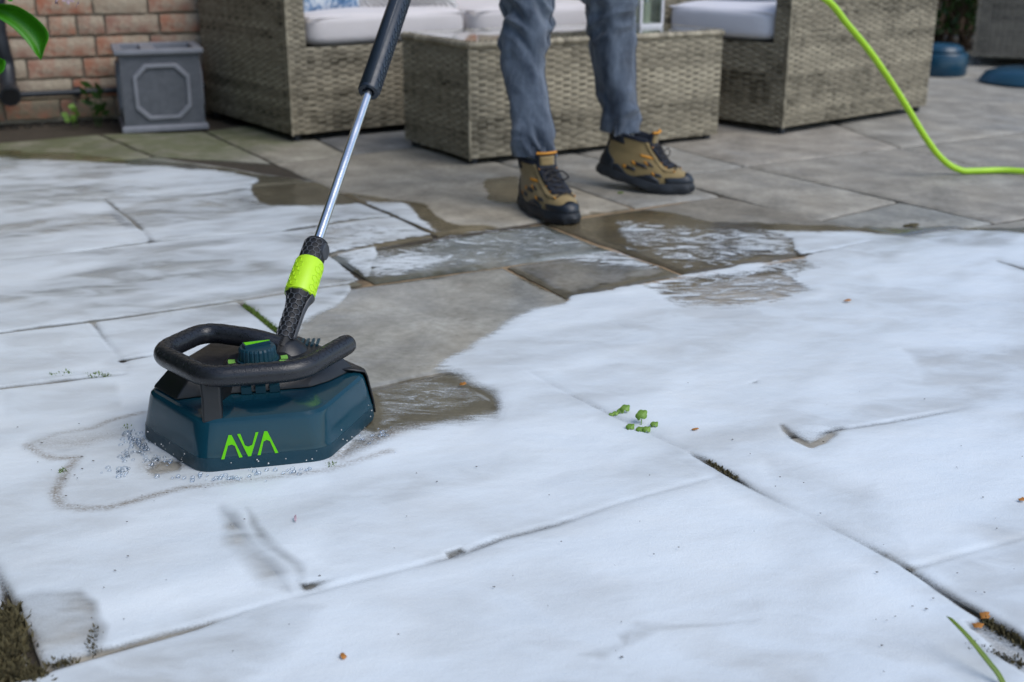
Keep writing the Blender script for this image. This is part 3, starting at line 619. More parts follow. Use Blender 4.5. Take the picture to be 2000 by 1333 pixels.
def rim(name, parent, off, pts, r, seed, mat='wicker', closed=False, twist=28):
    m = MB(off=off); tones = []; pts = [Vector(p) for p in pts]; rr = random.Random(seed)
    for a, b in zip(pts, pts[1:]):
        L = (b - a).length; n = max(2, int(L / .022)); d = (b - a) / n; t = (b - a).normalized(); s1 = t.cross(Vector((0, 0, 1)))
        if s1.length < .1: s1 = t.cross(Vector((1, 0, 0)))
        s1.normalize(); s2 = s1.cross(t)
        for i in range(n):          # wrapped strand turns, each leaning over the next
            q = len(m.v); m.tube([a + d * i - d * .15 - s2 * r * .1, a + d * (i + .5) + s2 * r * .12, a + d * (i + 1.12) - s2 * r * .1], [r * .82, r, r * .84], 8)
            tv = rr.uniform(.3, .95); tones += [tv] * (len(m.v) - q)
    m.attr['tone'] = tones; o = m.build(name, M[mat], parent, fix=False); o['kind'] = 'stuff'; return o
def cushion(name, mat, parent, off, O, u, v, W, D, z0, T, r=.03, puff=.012, seed=0):
    """rounded seat cushion: O corner, u and v sides"""
    m = MB(off=off); rr = random.Random(seed); nu_, nv_ = 28, 24
    P = []
    for i in range(nu_ + 1):
        row = []
        for j in range(nv_):
            th = 2 * math.pi * j / nv_; ph = -math.pi / 2 + math.pi * i / nu_
            se = lambda x, e: math.copysign(abs(x) ** e, x)
            x = W / 2 * se(math.cos(ph), .22) * se(math.cos(th), .22); y = D / 2 * se(math.cos(ph), .22) * se(math.sin(th), .22); z = se(math.sin(ph), .42)
            bul = puff * (1 - (2 * x / W) ** 4) * (1 - (2 * y / D) ** 4)
            row.append(O + u * (W / 2 + x) + v * (D / 2 + y) + Vector((0, 0, z0 + T / 2 + z * (T / 2 + bul) + .004 * math.sin(x * 17 + seed) * math.cos(y * 13))))
        P.append(row)
    m.grid(P, closed_v=True, flip=True)
    o = m.build(name, M[mat], parent, ang=180, mods=[('SUBSURF', dict(levels=1, render_levels=1))])
    s = MB(off=off)          # piping along the top seam
    k = .96; zt = z0 + T * .86
    path = [O + u * (W / 2 + W / 2 * x * k) + v * (D / 2 + D / 2 * y * k) + Vector((0, 0, zt)) for x, y in ((-1, -1), (1, -1), (1, 1), (-1, 1), (-1, -1))]
    s.tube(round_path(path, .03), .004, 6); s.build('piping', M[mat], o)
    return o
def seat(name, label, cat, O, u, v, W, D, seed, zb=.03, zs=.357, za=.62, arm=.075, back=.09, mat='wicker', full=True, group=None, zback=.74):
    """armchair or sofa; O front corner at the u=0 arm, u along the front, v to the back"""
    th = thing(name, label, cat, O, group); up = Vector((0, 0, 1)); nf = -v; ns0 = -u; Z = lambda z: Vector((0, 0, z)); of = O
    core = MB(off=of); ins = .009
    def cb(u0, u1, v0, v1, z0, z1): core.box(O + u * (u0 + u1) / 2 + v * (v0 + v1) / 2 + Z((z0 + z1) / 2), u * ((u1 - u0) / 2 - ins), v * ((v1 - v0) / 2 - ins), Z((z1 - z0) / 2 - .003))
    cb(0, arm, 0, D, zb, za); cb(W - arm, W, 0, D, zb, za); cb(arm - .02, W - arm + .02, 0, D, zb, zs); cb(0, W, D - back, D, zb, zback); core.build('frame_core', M['wicker_dark'], th)
    panel('side_weave', th, of, O + v * D + Z(zb), -v, up, ns0, D, za - zb, seed, mat)
    panel('front_weave', th, of, O + u * arm + Z(zb), u, up, nf, W - 2 * arm, zs - zb, seed + 1, mat)
    panel('arm_front_weave', th, of, O + Z(zb), u, up, nf, arm, za - zb, seed + 2, mat, pu_=.025)
    panel('arm_front_weave', th, of, O + u * (W - arm) + Z(zb), u, up, nf, arm, za - zb, seed + 3, mat, pu_=.025)
    panel('arm_inner_weave', th, of, O + u * arm + Z(zs), v, up, u, D - back, za - zs, seed + 4, mat)
    panel('arm_inner_weave', th, of, O + u * (W - arm) + v * (D - back) + Z(zs), -v, up, -u, D - back, za - zs, seed + 5, mat)
    panel('arm_top_weave', th, of, O + Z(za), u, v, up, arm, D, seed + 6, mat, pu_=.025)
    panel('arm_top_weave', th, of, O + u * (W - arm) + Z(za), u, v, up, arm, D, seed + 7, mat, pu_=.025)
    panel('back_weave', th, of, O + u * arm + v * (D - back) + Z(zs), u, up, nf, W - 2 * arm, zback - zs, seed + 8, mat)
    panel('side_weave', th, of, O + u * W + Z(zb), v, up, u, D, za - zb, seed + 9, mat)
    c0 = MB(off=of)
    for du, dv in ((.03, .03), (W - .03, .03), (.03, D - .03), (W - .03, D - .03)):
        f = MB(off=of); p = O + u * du + v * dv; f.tube([p + Z(.0), p + Z(zb + .004)], .016, 10); f.build('foot', M['boot_sole'], th)
    rim('edge_braid', th, of, [O - v * .001 + Z(zb), O - v * .001 + Z(za)], .006, seed + 11, mat)
    return th
def vec(a): return Vector((math.cos(math.radians(a)), math.sin(math.radians(a)), 0))
# sofa
SO = G(573, 279); su, sv = vec(34), vec(126)
sofa = seat('rattan_sofa', 'grey brown rattan sofa with cream seat cushions behind the coffee table', 'sofa', SO, su, sv, 1.66, .86, 100)
ca = .080
for k in range(2):
    c = cushion('seat_cushion', 'cushion', None, SO, SO, su, sv, .74, .72, .0, .125, seed=k); c.location = SO + su * (ca + .005 + k * .75) - sv * .012 + Vector((0, 0, .357))
    tag(c, ['cream seat cushion on the left half of the sofa under the blue pillow', 'cream seat cushion on the right half of the sofa behind the standing legs'][k], 'cushion', 'sofa seat cushions')
    c = cushion('back_cushion', 'cushion', None, SO, SO, su, Vector((-sv.x * -.25, -sv.y * -.25, .97)), .72, .42, 0, .13, seed=k + 5)
    # stands on the seat and leans on the back
    c.location = SO + su * (ca + .01 + k * .75) + sv * .66 + Vector((0, 0, .478))
    tag(c, ['cream back cushion leaning behind the knitted pillow on the sofa', 'cream back cushion on the right half of the sofa'][k], 'cushion', 'sofa back cushions')
def pillow(name, mat, label, P, ax, ay, S, T):
    m = MB(off=P); n = 14; ax = Vector(ax).normalized(); ay = Vector(ay).normalized(); az = ax.cross(ay)
    for sgn in (1, -1):
        rows = []
        for i in range(n + 1):
            row = []
            for j in range(n + 1):
                a, b = 2 * i / n - 1, 2 * j / n - 1; h = T * ((1 - a ** 2) * (1 - b ** 2)) ** .42
                k = 1 - .10 * (1 - abs(a * b)) * (abs(a) ** 3 + abs(b) ** 3) * .5
                row.append(P + ax * a * S * k + ay * (b * S * k + S) + az * h * sgn)
            rows.append(row)
        m.grid(rows, flip=sgn < 0)
    o = m.build(name, M[mat], None, ang=180); return tag(o, label, 'pillow')
lean = (sv * .35 + Vector((0, 0, 1))).normalized()
zc_ = .482
pillow('scatter_pillow', 'ikat', 'blue and white patterned pillow in the left corner of the sofa', SO + su * .275 + sv * .15 + Vector((0, 0, .470)), (su * .97 + sv * .12), lean, .165, .06)
pillow('scatter_pillow', 'knit', 'cream knitted pillow leaning beside the blue patterned pillow', SO + su * .60 + sv * .10 + Vector((0, 0, .478)), (su * .95 - sv * .2), (lean + su * -.25).normalized(), .21, .075)

# coffee table
TO = G(918, 323); tu, tv = vec(29.5), vec(122); TW, TD, TH_ = 1.105, .50, .405
tab = thing('coffee_table', 'grey brown rattan coffee table with glass top behind the boots', 'table', TO); up = Vector((0, 0, 1)); Zv = lambda z: Vector((0, 0, z))
m = MB(off=TO); m.box(TO + tu * TW / 2 + tv * TD / 2 + Zv(.21), tu * (TW / 2 - .009), tv * (TD / 2 - .009), Zv(.185)); m.build('frame_core', M['wicker_dark'], tab)
panel('front_weave', tab, TO, TO + Zv(.022), tu, up, -tv, TW, TH_ - .022, 201); panel('side_weave', tab, TO, TO + tv * TD + Zv(.022), -tv, up, -tu, TD, TH_ - .022, 202)
panel('side_weave', tab, TO, TO + tu * TW + Zv(.022), tv, up, tu, TD, TH_ - .022, 203); panel('top_weave', tab, TO, TO + Zv(TH_ - .005), tu, tv, up, TW, TD, 204)
c4 = [TO, TO + tu * TW, TO + tu * TW + tv * TD, TO + tv * TD, TO]
rim('top_braid', tab, TO, [p + Zv(TH_ + .006) for p in c4], .0125, 205); rim('corner_braid', tab, TO, [TO + Zv(.02), TO + Zv(TH_)], .006, 206)
m = MB(off=TO); m.box(TO + tu * TW / 2 + tv * TD / 2 + Zv(TH_ + .0155), tu * (TW / 2 - .018), tv * (TD / 2 - .018), Zv(.003)); m.build('glass_top', M['glass'], tab, sm=False)
for du, dv in ((.03, .03), (TW - .03, .03), (.03, TD - .03), (TW - .03, TD - .03)):
    f = MB(off=TO); p = TO + tu * du + tv * dv; f.tube([p, p + Zv(.026)], .016, 10); f.build('foot', M['boot_sole'], tab)
# lantern on the table
LO = G(1262, 52, TH_ + .0187) + tv * .02; LO.z = TH_ + .0187
lan = thing('candle_lantern', 'white framed glass candle lantern on the coffee table', 'lantern', LO)
hw = .055
m = MB(off=LO); m.box(LO + Zv(.006), tu * hw, tv * hw, Zv(.006)); m.build('base', M['white_paint'], lan)
m = MB(off=LO); m.loft([[LO + tu * a * q * hw + tv * b * q * hw + Zv(z) for a, b in ((-1, -1), (1, -1), (1, 1), (-1, 1))] for q, z in ((1.05, .20), (1.05, .212), (.3, .25))]); m.build('roof', M['white_paint'], lan, ang=20)
for a, b in ((-1, -1), (1, -1), (1, 1), (-1, 1)):
    m = MB(off=LO); m.box(LO + tu * a * hw * .93 + tv * b * hw * .93 + Zv(.106), tu * .005, tv * .005, Zv(.095)); m.build('post', M['white_paint'], lan)
for d, s in ((tu, tv), (tv, tu)):
    for q in (-1, 1): m = MB(off=LO); m.box(LO + s * q * hw * .9 + Zv(.106), d * hw * .86, s * .001, Zv(.092)); m.build('pane', M['glass'], lan, sm=False)
m = MB(off=LO); m.tube([LO + Zv(.0125), LO + Zv(.09)], .026, 20); m.build('candle', M['candle'], lan)
# armchair
AO = G(1528, 264); au, av = vec(131), vec(39)
seat('rattan_armchair', 'grey brown rattan armchair facing the coffee table with a white cushion', 'armchair', AO, au, av, .74, 1.02, 300)
c = cushion('seat_cushion', 'cushion_white', None, AO, AO, au, av, .585, .80, 0, .135, seed=9); c.location = AO + au * .078 - av * .012 + Zv(.357); tag(c, 'white seat cushion on the rattan armchair', 'cushion')
pillow('scatter_pillow', 'blue_fabric', 'plain blue pillow on the white armchair cushion', AT(1470, -2, (AO + au * .22 + av * .35).y), (au * .9 - av * .4), (Vector((0, 0, 1)) + av * .5), .19, .07)
# far grey chair at the right edge
FO = G(1897, 130); fu, fv = vec(-21), vec(69)
seat('rattan_armchair', 'dull grey rattan armchair far back at the right edge', 'armchair', FO, fu, fv, .85, .8, 400, zb=.06, mat='wicker_grey', za=.66, zs=.50)
# blue tubs
b1 = G(1833, 146); b1.z = .002
tub = thing('lidded_tub', 'dark blue plastic tub with domed lid behind the armchair', 'tub', b1)
def lathe(m, c, prof, n=32): m.loft([[c + Vector((r * math.cos(2 * math.pi * k / n), r * math.sin(2 * math.pi * k / n), z)) for k in range(n)] for r, z in prof])
m = MB(off=b1); lathe(m, b1, [(.145, 0), (.15, .01), (.15, .115), (.142, .125)]); m.build('body', M['blue_plastic'], tub)
m = MB(off=b1); lathe(m, b1, [(.120, .1255), (.124, .135), (.115, .155), (.085, .170), (.03, .176)]); m.build('lid', M['blue_plastic'], tub)
b2 = G(2010, 163); b2.z = .002
dsk = thing('parasol_base', 'low dark blue plastic disc base at the right edge', 'base', b2)
m = MB(off=b2); lathe(m, b2, [(.255, 0), (.26, .012), (.23, .055), (.15, .078), (.05, .082)]); m.build('disc', M['blue_plastic'], dsk)
m = MB(off=b2); lathe(m, b2, [(.035, .0825), (.035, .16), (.028, .165)]); m.build('socket', M['blue_plastic'], dsk)
# shrub behind the chairs
def leaf_quad(m, p, d, w, n):
    d = Vector(d); s = d.cross(n).normalized() * w
    m.add([p, p + d * .5 + s, p + d, p + d * .5 - s], [(0, 1, 2, 3)])
HB = AT(1862, 60, 8.6); HB.z = 0
sh = thing('evergreen_shrub', 'dark green shrub between the two rattan armchairs', 'shrub', HB); rs = random.Random(5)
m = MB(off=HB)
for k in range(14):
    a = rs.uniform(0, 6.28); q = HB + Vector((math.cos(a) * .5 + rs.uniform(-.2, .2), math.sin(a) * .25, rs.uniform(.7, 1.3))); m.tube([HB + Vector((rs.uniform(-.1, .1), rs.uniform(-.1, .1), 0)), HB.lerp(q, .5) + Vector((0, 0, .1)), q], [.014, .01, .004], 6)
m.build('stems', M['twig'], sh)
m = MB(off=HB)
for k in range(9000):
    a = rs.uniform(0, 6.28); rad = rs.uniform(.25, 1) ** .5; z = rs.uniform(.12, 1.4); clump = .85 + .25 * math.sin(a * 7 + z * 9)
    p = HB + Vector((math.cos(a) * 1.05 * rad * clump, math.sin(a) * .55 * rad * clump, z)); d = Vector((rs.gauss(0, 1), rs.gauss(-.4, 1), rs.gauss(.2, .7))).normalized()
    leaf_quad(m, p, d * rs.uniform(.04, .075), .016, Vector((rs.gauss(0, 1), rs.gauss(0, 1), 1)))
m.build('crown', M['leaf_dark'], sh, sm=False, fix=False)
# boundary fence beyond, mostly hidden
FB = Vector((1.0, 9.6, 0)); fe = thing('board_fence', 'dark timber board fence behind the shrub', 'fence', FB)
for k in range(44):
    m = MB(off=FB); m.box(FB + Vector((-2.5 + k * .15, 0, .9)), (.07, 0, 0), (0, .01, 0), (0, 0, .9)); m.build('board', M['twig'], fe, sm=False)

# ================================================================== SURFACE CLEANER
CC = Vector((-.4145, 1.79, .012)); R13 = math.radians(13)
e1 = Vector((math.cos(R13), math.sin(R13), 0)); e2 = Vector((-math.sin(R13), math.cos(R13), 0)); ez = Vector((0, 0, 1))
def LC(x, y, z): return Vector((CC.x, CC.y, 0)) + e1 * x + e2 * y + ez * z
cl = thing('surface_cleaner', 'teal and black hexagonal patio surface cleaner standing in the foam', 'patio cleaner', Vector((CC.x, CC.y, 0)))
co = Vector((CC.x, CC.y, 0))
def hexring(r, z, rc=.022, n=5, oy=0.0, ks=range(6)):
    out = []
    for k in ks:
        c = Vector((math.cos(math.radians(60 * k)), math.sin(math.radians(60 * k)))) * r
        p = Vector((math.cos(math.radians(60 * k - 60)), math.sin(math.radians(60 * k - 60)))) * r; q = Vector((math.cos(math.radians(60 * k + 60)), math.sin(math.radians(60 * k + 60)))) * r
        a = c + (p - c).normalized() * rc; b = c + (q - c).normalized() * rc
        for i in range(n + 1):
            t_ = i / n; w = a * (1 - t_) ** 2 + c * 2 * t_ * (1 - t_) + b * t_ * t_; out.append(LC(w.x, w.y + oy, z))
    return out
m = MB(off=co); m.loft([hexring(.172, .0285), hexring(.1897, .0285), hexring(.1915, .008), hexring(.190, .004), hexring(.180, .004)]); m.build('skirt', M['teal_matt'], cl, ang=30)
m = MB(off=co); m.loft([hexring(.1893, .0287), hexring(.1878, .034), hexring(.1790, .076, .026), hexring(.1768, .0815, .026), hexring(.1715, .0856, .026), hexring(.162, .0870, .024)], cap0=False); m.build('housing', M['teal'], cl, ang=24)
m = MB(off=co); m.loft([hexring(.166, .0125), hexring(.166, .003)]); m.build('brush_ring', M['black'], cl)
# black rear cover wrapping the back three sides
ks = (0, 1, 2, 3)
def strip(r, z): return hexring(r, z, .022, 5, 0, ks)[2:-8]
m = MB(off=co); m.grid([strip(.1945, .014), strip(.1925, .036), strip(.184, .080), strip(.180, .089), strip(.160, .0935), strip(.13, .098)]); m.build('rear_cover', M['black'], cl, ang=30, mods=[('SOLIDIFY', dict(thickness=.003, offset=-1))])
# raised black top deck
def deck(s, z, dy=0): return [LC(x * s, y * s + dy, z) for x, y in ((-.075, -.055), (.080, -.055), (.112, -.035), (.158, .012), (.092, .132), (-.092, .132), (-.166, .004), (-.128, -.062))]
m = MB(off=co); m.loft([deck(1.0, .0874), deck(.985, .092), deck(.84, .116, .006), deck(.79, .120, .007), deck(.74, .121, .008)]); m.build('top_deck', M['black'], cl, ang=25, mods=[('BEVEL', dict(width=.002, segments=2, limit_method='ANGLE'))])
for x in (-.020, .002, .024):
    q = MB(off=co); q.box(LC(x, -.056, .0935), e1 * .008, e2 * .006, ez * .0055); q.build('louvre', M['teal_matt'], cl, sm=False)
for sx in (-1, 1):
    for k in range(2):
        q = MB(off=co); q.box(LC(sx * (.092 + k * .014), .014 + k * .003, .1205), (e1 * .35 * sx + e2 * .94) * .011, (e1 * .94 - e2 * .35 * sx) * .0022, ez * .001); q.build('slot', M['void'], cl, sm=False)
for k in range(6):
    q = MB(off=co); q.box(LC(.060 + k * .0085, .075 - k * .002, .1222), (e1 * .2 + e2 * .98) * .016, (e1 * .98 - e2 * .2) * .0022, ez * .0018); q.build('vent_rib', M['teal_matt'], cl, sm=False)
# hub that carries dial and lance
def circ(c, r, z, n=40): return [Vector((c.x + r * math.cos(2 * math.pi * k / n), c.y + r * math.sin(2 * math.pi * k / n), z)) for k in range(n)]
DC = G(504, 702, .128); SB = G(556, 682, .122)
m = MB(off=co); m.loft([circ(DC, .058, .1195), circ(DC, .055, .124), circ(DC, .050, .1275)]); m.build('dial_plate', M['black'], cl, ang=30)
for k in range(12):
    if k in (1, 2, 3, 4, 5, 7): continue
    a0 = math.radians(30 * k + 3); a1 = math.radians(30 * k + 26); q = MB(off=co); ri, ro = .0365, .0475
    arc = [(ro, a0 + (a1 - a0) * i / 4) for i in range(5)] + [(ri, a1 - (a1 - a0) * i / 4) for i in range(5)]
    q.prism([Vector((DC.x + r * math.cos(a), DC.y + r * math.sin(a), .1276)) for r, a in arc], (0, 0, .0006)); q.build('scale_mark', M['lime_soft'], cl, sm=False)
m = MB(off=co); nr = 96
def gear(r, z, dr): return [Vector((DC.x + (r - (dr if (k % 4) == 0 else 0)) * math.cos(2 * math.pi * k / nr), DC.y + (r - (dr if (k % 4) == 0 else 0)) * math.sin(2 * math.pi * k / nr), z)) for k in range(nr)]
m.loft([circ(DC, .0335, .1278, nr), circ(DC, .0335, .1300, nr), gear(.0305, .1302, .0015), gear(.0295, .1475, .0015), gear(.0275, .1510, .001), gear(.021, .1515, 0)]); dial = m.build('dial', M['teal_matt'], cl, ang=25)
pt = MB(off=co); pa = math.radians(28); pd = Vector((math.cos(pa), math.sin(pa), 0)); ps = Vector((-pd.y, pd.x, 0)); c0 = Vector((DC.x, DC.y, .1516))
pt.prism([c0 - pd * .022 - ps * .009, c0 - pd * .022 + ps * .009, c0 + pd * .022 + ps * .002, c0 + pd * .022 - ps * .002], (0, 0, .0055)); pt.build('pointer', M['teal_matt'], dial, sm=False)
pt = MB(off=co); pt.prism([c0 - pd * .020 - ps * .007 + ez * .0056, c0 - pd * .020 + ps * .007 + ez * .0056, c0 + pd * .021 + ps * .0012 + ez * .0056, c0 + pd * .021 - ps * .0012 + ez * .0056], (0, 0, .0005)); pt.build('pointer_mark', M['lime_print'], dial, sm=False)
m = MB(off=co); m.loft([circ(SB, .040, .1185), circ(SB, .034, .126), circ(SB, .022, .137), circ(SB, .016, .140)]); m.build('lance_socket', M['black'], cl, ang=40)
# bent tube handle
hz = .150
hp = [G(548, 676, .136), G(500, 662, hz - .004), G(400, 648, hz), G(309, 690, hz), G(403, 738, hz), G(588, 724, hz), G(676, 674, hz)]
path = round_path(hp, .034, 8)
pe = path[-1]; de = (path[-1] - path[-2]).normalized(); path2 = path[:-1] + [pe - de * .001, pe + de * .006, pe + de * .011, pe + de * .0135]; HR = .0166
m = MB(off=co); m.tube(path2, [HR] * (len(path2) - 3) + [HR * .93, HR * .68, HR * .25], 20); hnd = m.build('handle', M['rubber'], cl, ang=60)
def hexbars(mb, fn, L, A0, A1, cell, bw, hh):
    """raised honeycomb ribs on a surface fn(arc, length) -> point, normal"""
    s3 = math.sqrt(3); seen = set(); R = cell
    nx_ = int(L / (1.5 * R)) + 1; ny_ = int((A1 - A0) / (s3 * R)) + 1
    for i in range(nx_):
        for j in range(ny_):
            cl_ = (i + .5) * 1.5 * R; ca_ = A0 + (j + .5 + (.5 if i % 2 else 0)) * s3 * R
            if cl_ > L - R * .9 or ca_ > A1: continue
            pts = [(ca_ + R * math.sin(math.pi / 3 * k), cl_ + R * math.cos(math.pi / 3 * k)) for k in range(6)]
            for k in range(6):
                p, q = pts[k], pts[(k + 1) % 6]; key = (round((p[0] + q[0]) * 2000), round((p[1] + q[1]) * 2000))
                if key in seen: continue
                seen.add(key); P, n1 = fn(*p); Q, n2 = fn(*q); d = (Q - P)
                if d.length < 1e-5: continue
                sd = d.normalized().cross(n1).normalized() * bw / 2
                mb.add([P - sd, P + sd, Q + sd, Q - sd, P - sd * .7 + n1 * hh, P + sd * .7 + n1 * hh, Q + sd * .7 + n2 * hh, Q - sd * .7 + n2 * hh], [(4, 5, 6, 7), (0, 1, 5, 4), (2, 3, 7, 6), (1, 2, 6, 5), (3, 0, 4, 7)])
# fine scale pattern pressed into the handle grip
cum = [0.0]
for a, b in zip(path, path[1:]): cum.append(cum[-1] + (b - a).length)
def hfn(arc, l):
    l = min(max(l, 0), cum[-1] - 1e-4); i = max(0, min(len(path) - 2, int(np.searchsorted(cum, l)) - 1)); f = (l - cum[i]) / max(1e-6, cum[i + 1] - cum[i])
    def tn(k): return (path[min(k + 1, len(path) - 1)] - path[max(k - 1, 0)]).normalized()
    t_ = tn(i).lerp(tn(i + 1), f).normalized(); s = t_.cross(ez).normalized(); ph = arc / HR; n = s * math.sin(ph) + ez * math.cos(ph)
    return path[i].lerp(path[i + 1], f) + n * (HR - .0003), n
m = MB(off=co); hexbars(m, hfn, cum[-1], -.019, .014, .0066, .0007, .0007); g_ = m.build('grip_pattern', M['rubber'], hnd, sm=False, fix=False)
# post under the front corner of the handle
pb = LC(-.072, -.131, .0868); pt_ = G(410, 742, hz - .008)
m = MB(off=co)
def prc(c, w, d, z): return [Vector((c.x, c.y, z)) + e1 * a * w + e2 * (b * d + d) for a, b in ((-1, -1), (1, -1), (1, 1), (-1, 1))]
m.loft([prc(pb - e2 * .0185, .0155, .028, .0800), prc(pb.lerp(pt_, .5) - e2 * .012, .0145, .024, .115), prc(pt_ - e2 * .012, .0155, .016, hz - .006)]); m.build('handle_post', M['black'], cl, ang=25, mods=[('BEVEL', dict(width=.004, segments=3, limit_method='ANGLE'))])
m = MB(off=co); p0 = pb + e2 * .035; p1 = LC(-.045, -.05, .088)
m.prism([p0 - e1 * .004, p1 - e1 * .004, Vector((p1.x, p1.y, .118)) - e1 * .004, Vector((pt_.x, pt_.y, hz - .014)) + e2 * .010 - e1 * .004], e1 * .008); m.build('handle_web', M['black'], cl, sm=False)
# lettering on the front side of the housing
fp = [LC(*(Vector((math.cos(math.radians(a)), math.sin(math.radians(a)))) * r).to_tuple(), z) for a, r, z in ((240, .1878, .034), (300, .1878, .034), (300, .1790, .076))]
fn_ = (fp[1] - fp[0]).cross(fp[2] - fp[0]).normalized()
if fn_.y > 0: fn_ = -fn_
zx = lambda x, y: (260 + x * .2701, 600 + y * .2701)
LET = [[(637,1102),(690,926),(712,926),(792,1085),(768,1089),(736,1004),(714,994),(686,1003),(660,1100)],
       [(752,919),(775,917),(808,1000),(832,1010),(862,996),(886,906),(906,904),(853,1077),(832,1080)],
       [(900,1072),(948,898),(970,898),(1050,1053),(1028,1057),(990,970),(966,960),(943,972),(922,1070)]]
logo = None
for L_ in LET:
    q = MB(off=co); P = [on_plane(*zx(*p), fp[0] + fn_ * .0012, fn_) for p in L_]; q.prism(P, fn_ * .0006)
    o = q.build('letter', M['lime_print'], cl, sm=False)

# ================================================================== LANCE
LA = SB + ez * .016; LB = AT(719, 182, 2.32); wd = (LB - LA).normalized()
lance = thing('spray_lance', 'steel spray lance with lime green collar and navy grip rising from the cleaner', 'lance', LA)
tc = (Vector((0, 0, H)) - LA); sx_ = wd.cross(tc).normalized(); cy_ = sx_.cross(wd).normalized()     # cy_ faces the viewer side, sx_ across
if sx_.x < 0: sx_ = -sx_
def along(px_y): # distance along the lance at a photo row
    lo, hi = 0.0, 1.2
    for _ in range(40):
        mid = (lo + hi) / 2; p = LA + wd * mid
        if to_px(p.x, p.y, p.z)[1] > px_y: lo = mid
        else: hi = mid
    return lo
def lring(d, r, n=24): return [LA + wd * d + (sx_ * math.cos(2 * math.pi * k / n) + cy_ * math.sin(2 * math.pi * k / n)) * r for k in range(n)]
d0, d1, d2, d3, d4 = along(600), along(577), along(515), along(473), along(181)
m = MB(off=LA); m.loft([lring(-.02, .0140), lring(d0 - .006, .0150), lring(d0 + .012, .0175), lring(d1 - .002, .0235), lring(d1 + .004, .0238)]); stem = m.build('adaptor_stem', M['void'], lance)
def rad(l):
    return float(np.interp(l, [0, d0 - .006, d0 + .012, d1], [.0142, .0150, .0175, .0235]))
def sfn(arc, l):
    r = rad(l); a = arc / .015 + math.radians(118); n = sx_ * math.cos(a) + cy_ * math.sin(a); return LA + wd * l + n * (r - .0002), n
m = MB(off=LA); hexbars(m, sfn, d1 + .003, -.022, .020, .0062, .0012, .0022); m.build('honeycomb_ribs', M['rib'], stem, sm=False, fix=False)
m = MB(off=LA); m.grid([[LA + wd * l + (sx_ * math.cos(a) + cy_ * math.sin(a)) * (rad(l) + .0022) for a in np.linspace(math.radians(-40), math.radians(42), 8)] for l in np.linspace(0, d1, 14)]); m.build('side_rail', M['charcoal'], stem, mods=[('SOLIDIFY', dict(thickness=.002, offset=-1))])
m = MB(off=LA); m.loft([lring(d1 - .003, .0225), lring(d1 - .001, .0258), lring(d1 + .004, .0265), lring(d2 - .004, .0258), lring(d2, .0245), lring(d2 + .001, .021)]); colr = m.build('collar', M['lime_green'], lance)
for sg in (-1, 1):
    def cfn(arc, l, sg=sg):
        a = math.radians(90) + sg * (math.radians(52)) + arc / .026; n = sx_ * math.cos(a) + cy_ * math.sin(a); r = float(np.interp(l, [0, d2 - d1], [.0265, .0256])); return LA + wd * (d1 + .004 + l) + n * (r - .0002), n
    m = MB(off=LA); hexbars(m, cfn, d2 - d1 - .003, -.011, .009, .0066, .001, .0009); m.build('collar_pattern', M['lime_green'], colr, sm=False, fix=False)
m = MB(off=LA); m.loft([lring(d2 + .0005, .0215), lring(d2 + .004, .0225), lring(d3 - .008, .0220), lring(d3 - .002, .0195), lring(d3, .012)]); upc = m.build('coupling', M['void'], lance)
def ufn(arc, l):
    a = arc / .022 + math.radians(112); n = sx_ * math.cos(a) + cy_ * math.sin(a); return LA + wd * (d2 + .002 + l) + n * .0221, n
m = MB(off=LA); hexbars(m, ufn, d3 - d2 - .008, -.022, .012, .0062, .0012, .0016); m.build('honeycomb_ribs', M['rib'], upc, sm=False, fix=False)
m = MB(off=LA); bc_ = LA + wd * ((d2 + d3) / 2 + .002); bn = (sx_ * .86 + cy_ * .5).normalized(); bt = bn.cross(wd).normalized()
m.loft([[bc_ + bn * h + (wd * math.cos(a) * 1.15 + bt * math.sin(a)) * r for a in np.linspace(0, 2 * math.pi, 24, endpoint=False)] for r, h in ((.014, .016), (.0135, .0225), (.011, .0240), (.006, .0236))]); m.build('release_button', M['charcoal'], upc)
m = MB(off=LA); m.loft([lring(d3 - .004, .0086), lring(d4 + .05, .0086)], False, False); m.build('steel_tube', M['steel'], lance)
gl = .62
m = MB(off=LA); m.loft([lring(d4 + .006, .010), lring(d4 + .001, .012), lring(d4, .0195), lring(d4 + .004, .0215), lring(d4 + gl, .0215), lring(d4 + gl + .01, .016)], cap0=True); grip = m.build('grip', M['grip'], lance, ang=50)
m = MB(off=LA)
for k in range(int(gl / .0105)):
    for ar in (-.35, .05, .45):
        a = math.radians(20) + ar + (.2 if k % 2 else 0); n = sx_ * math.cos(a) + cy_ * math.sin(a); tdir = n.cross(wd).normalized(); p = LA + wd * (d4 + .012 + k * .0105) + n * .0214
        m.box(p, wd * .0032 + tdir * .0018, tdir * .0022, n * .0012)
m.build('grip_studs', M['grip'], grip, sm=False)
m = MB(off=LA); m.grid([[LA + wd * (d4 + .006 + l) + (sx_ * math.cos(a) + cy_ * math.sin(a)) * .0222 for a in np.linspace(math.radians(95), math.radians(150), 7)] for l in (0, gl - .01)]); m.build('grip_stripe', M['grip'], grip, mods=[('SOLIDIFY', dict(thickness=.001, offset=-1))])
gt = LA + wd * (d4 + gl)
m = MB(off=LA); m.tube(round_path([gt, gt + wd * .16, gt + wd * .22 + Vector((0, .05, -.10))], .05), .022, 14); m.build('trigger_gun', M['black'], lance)

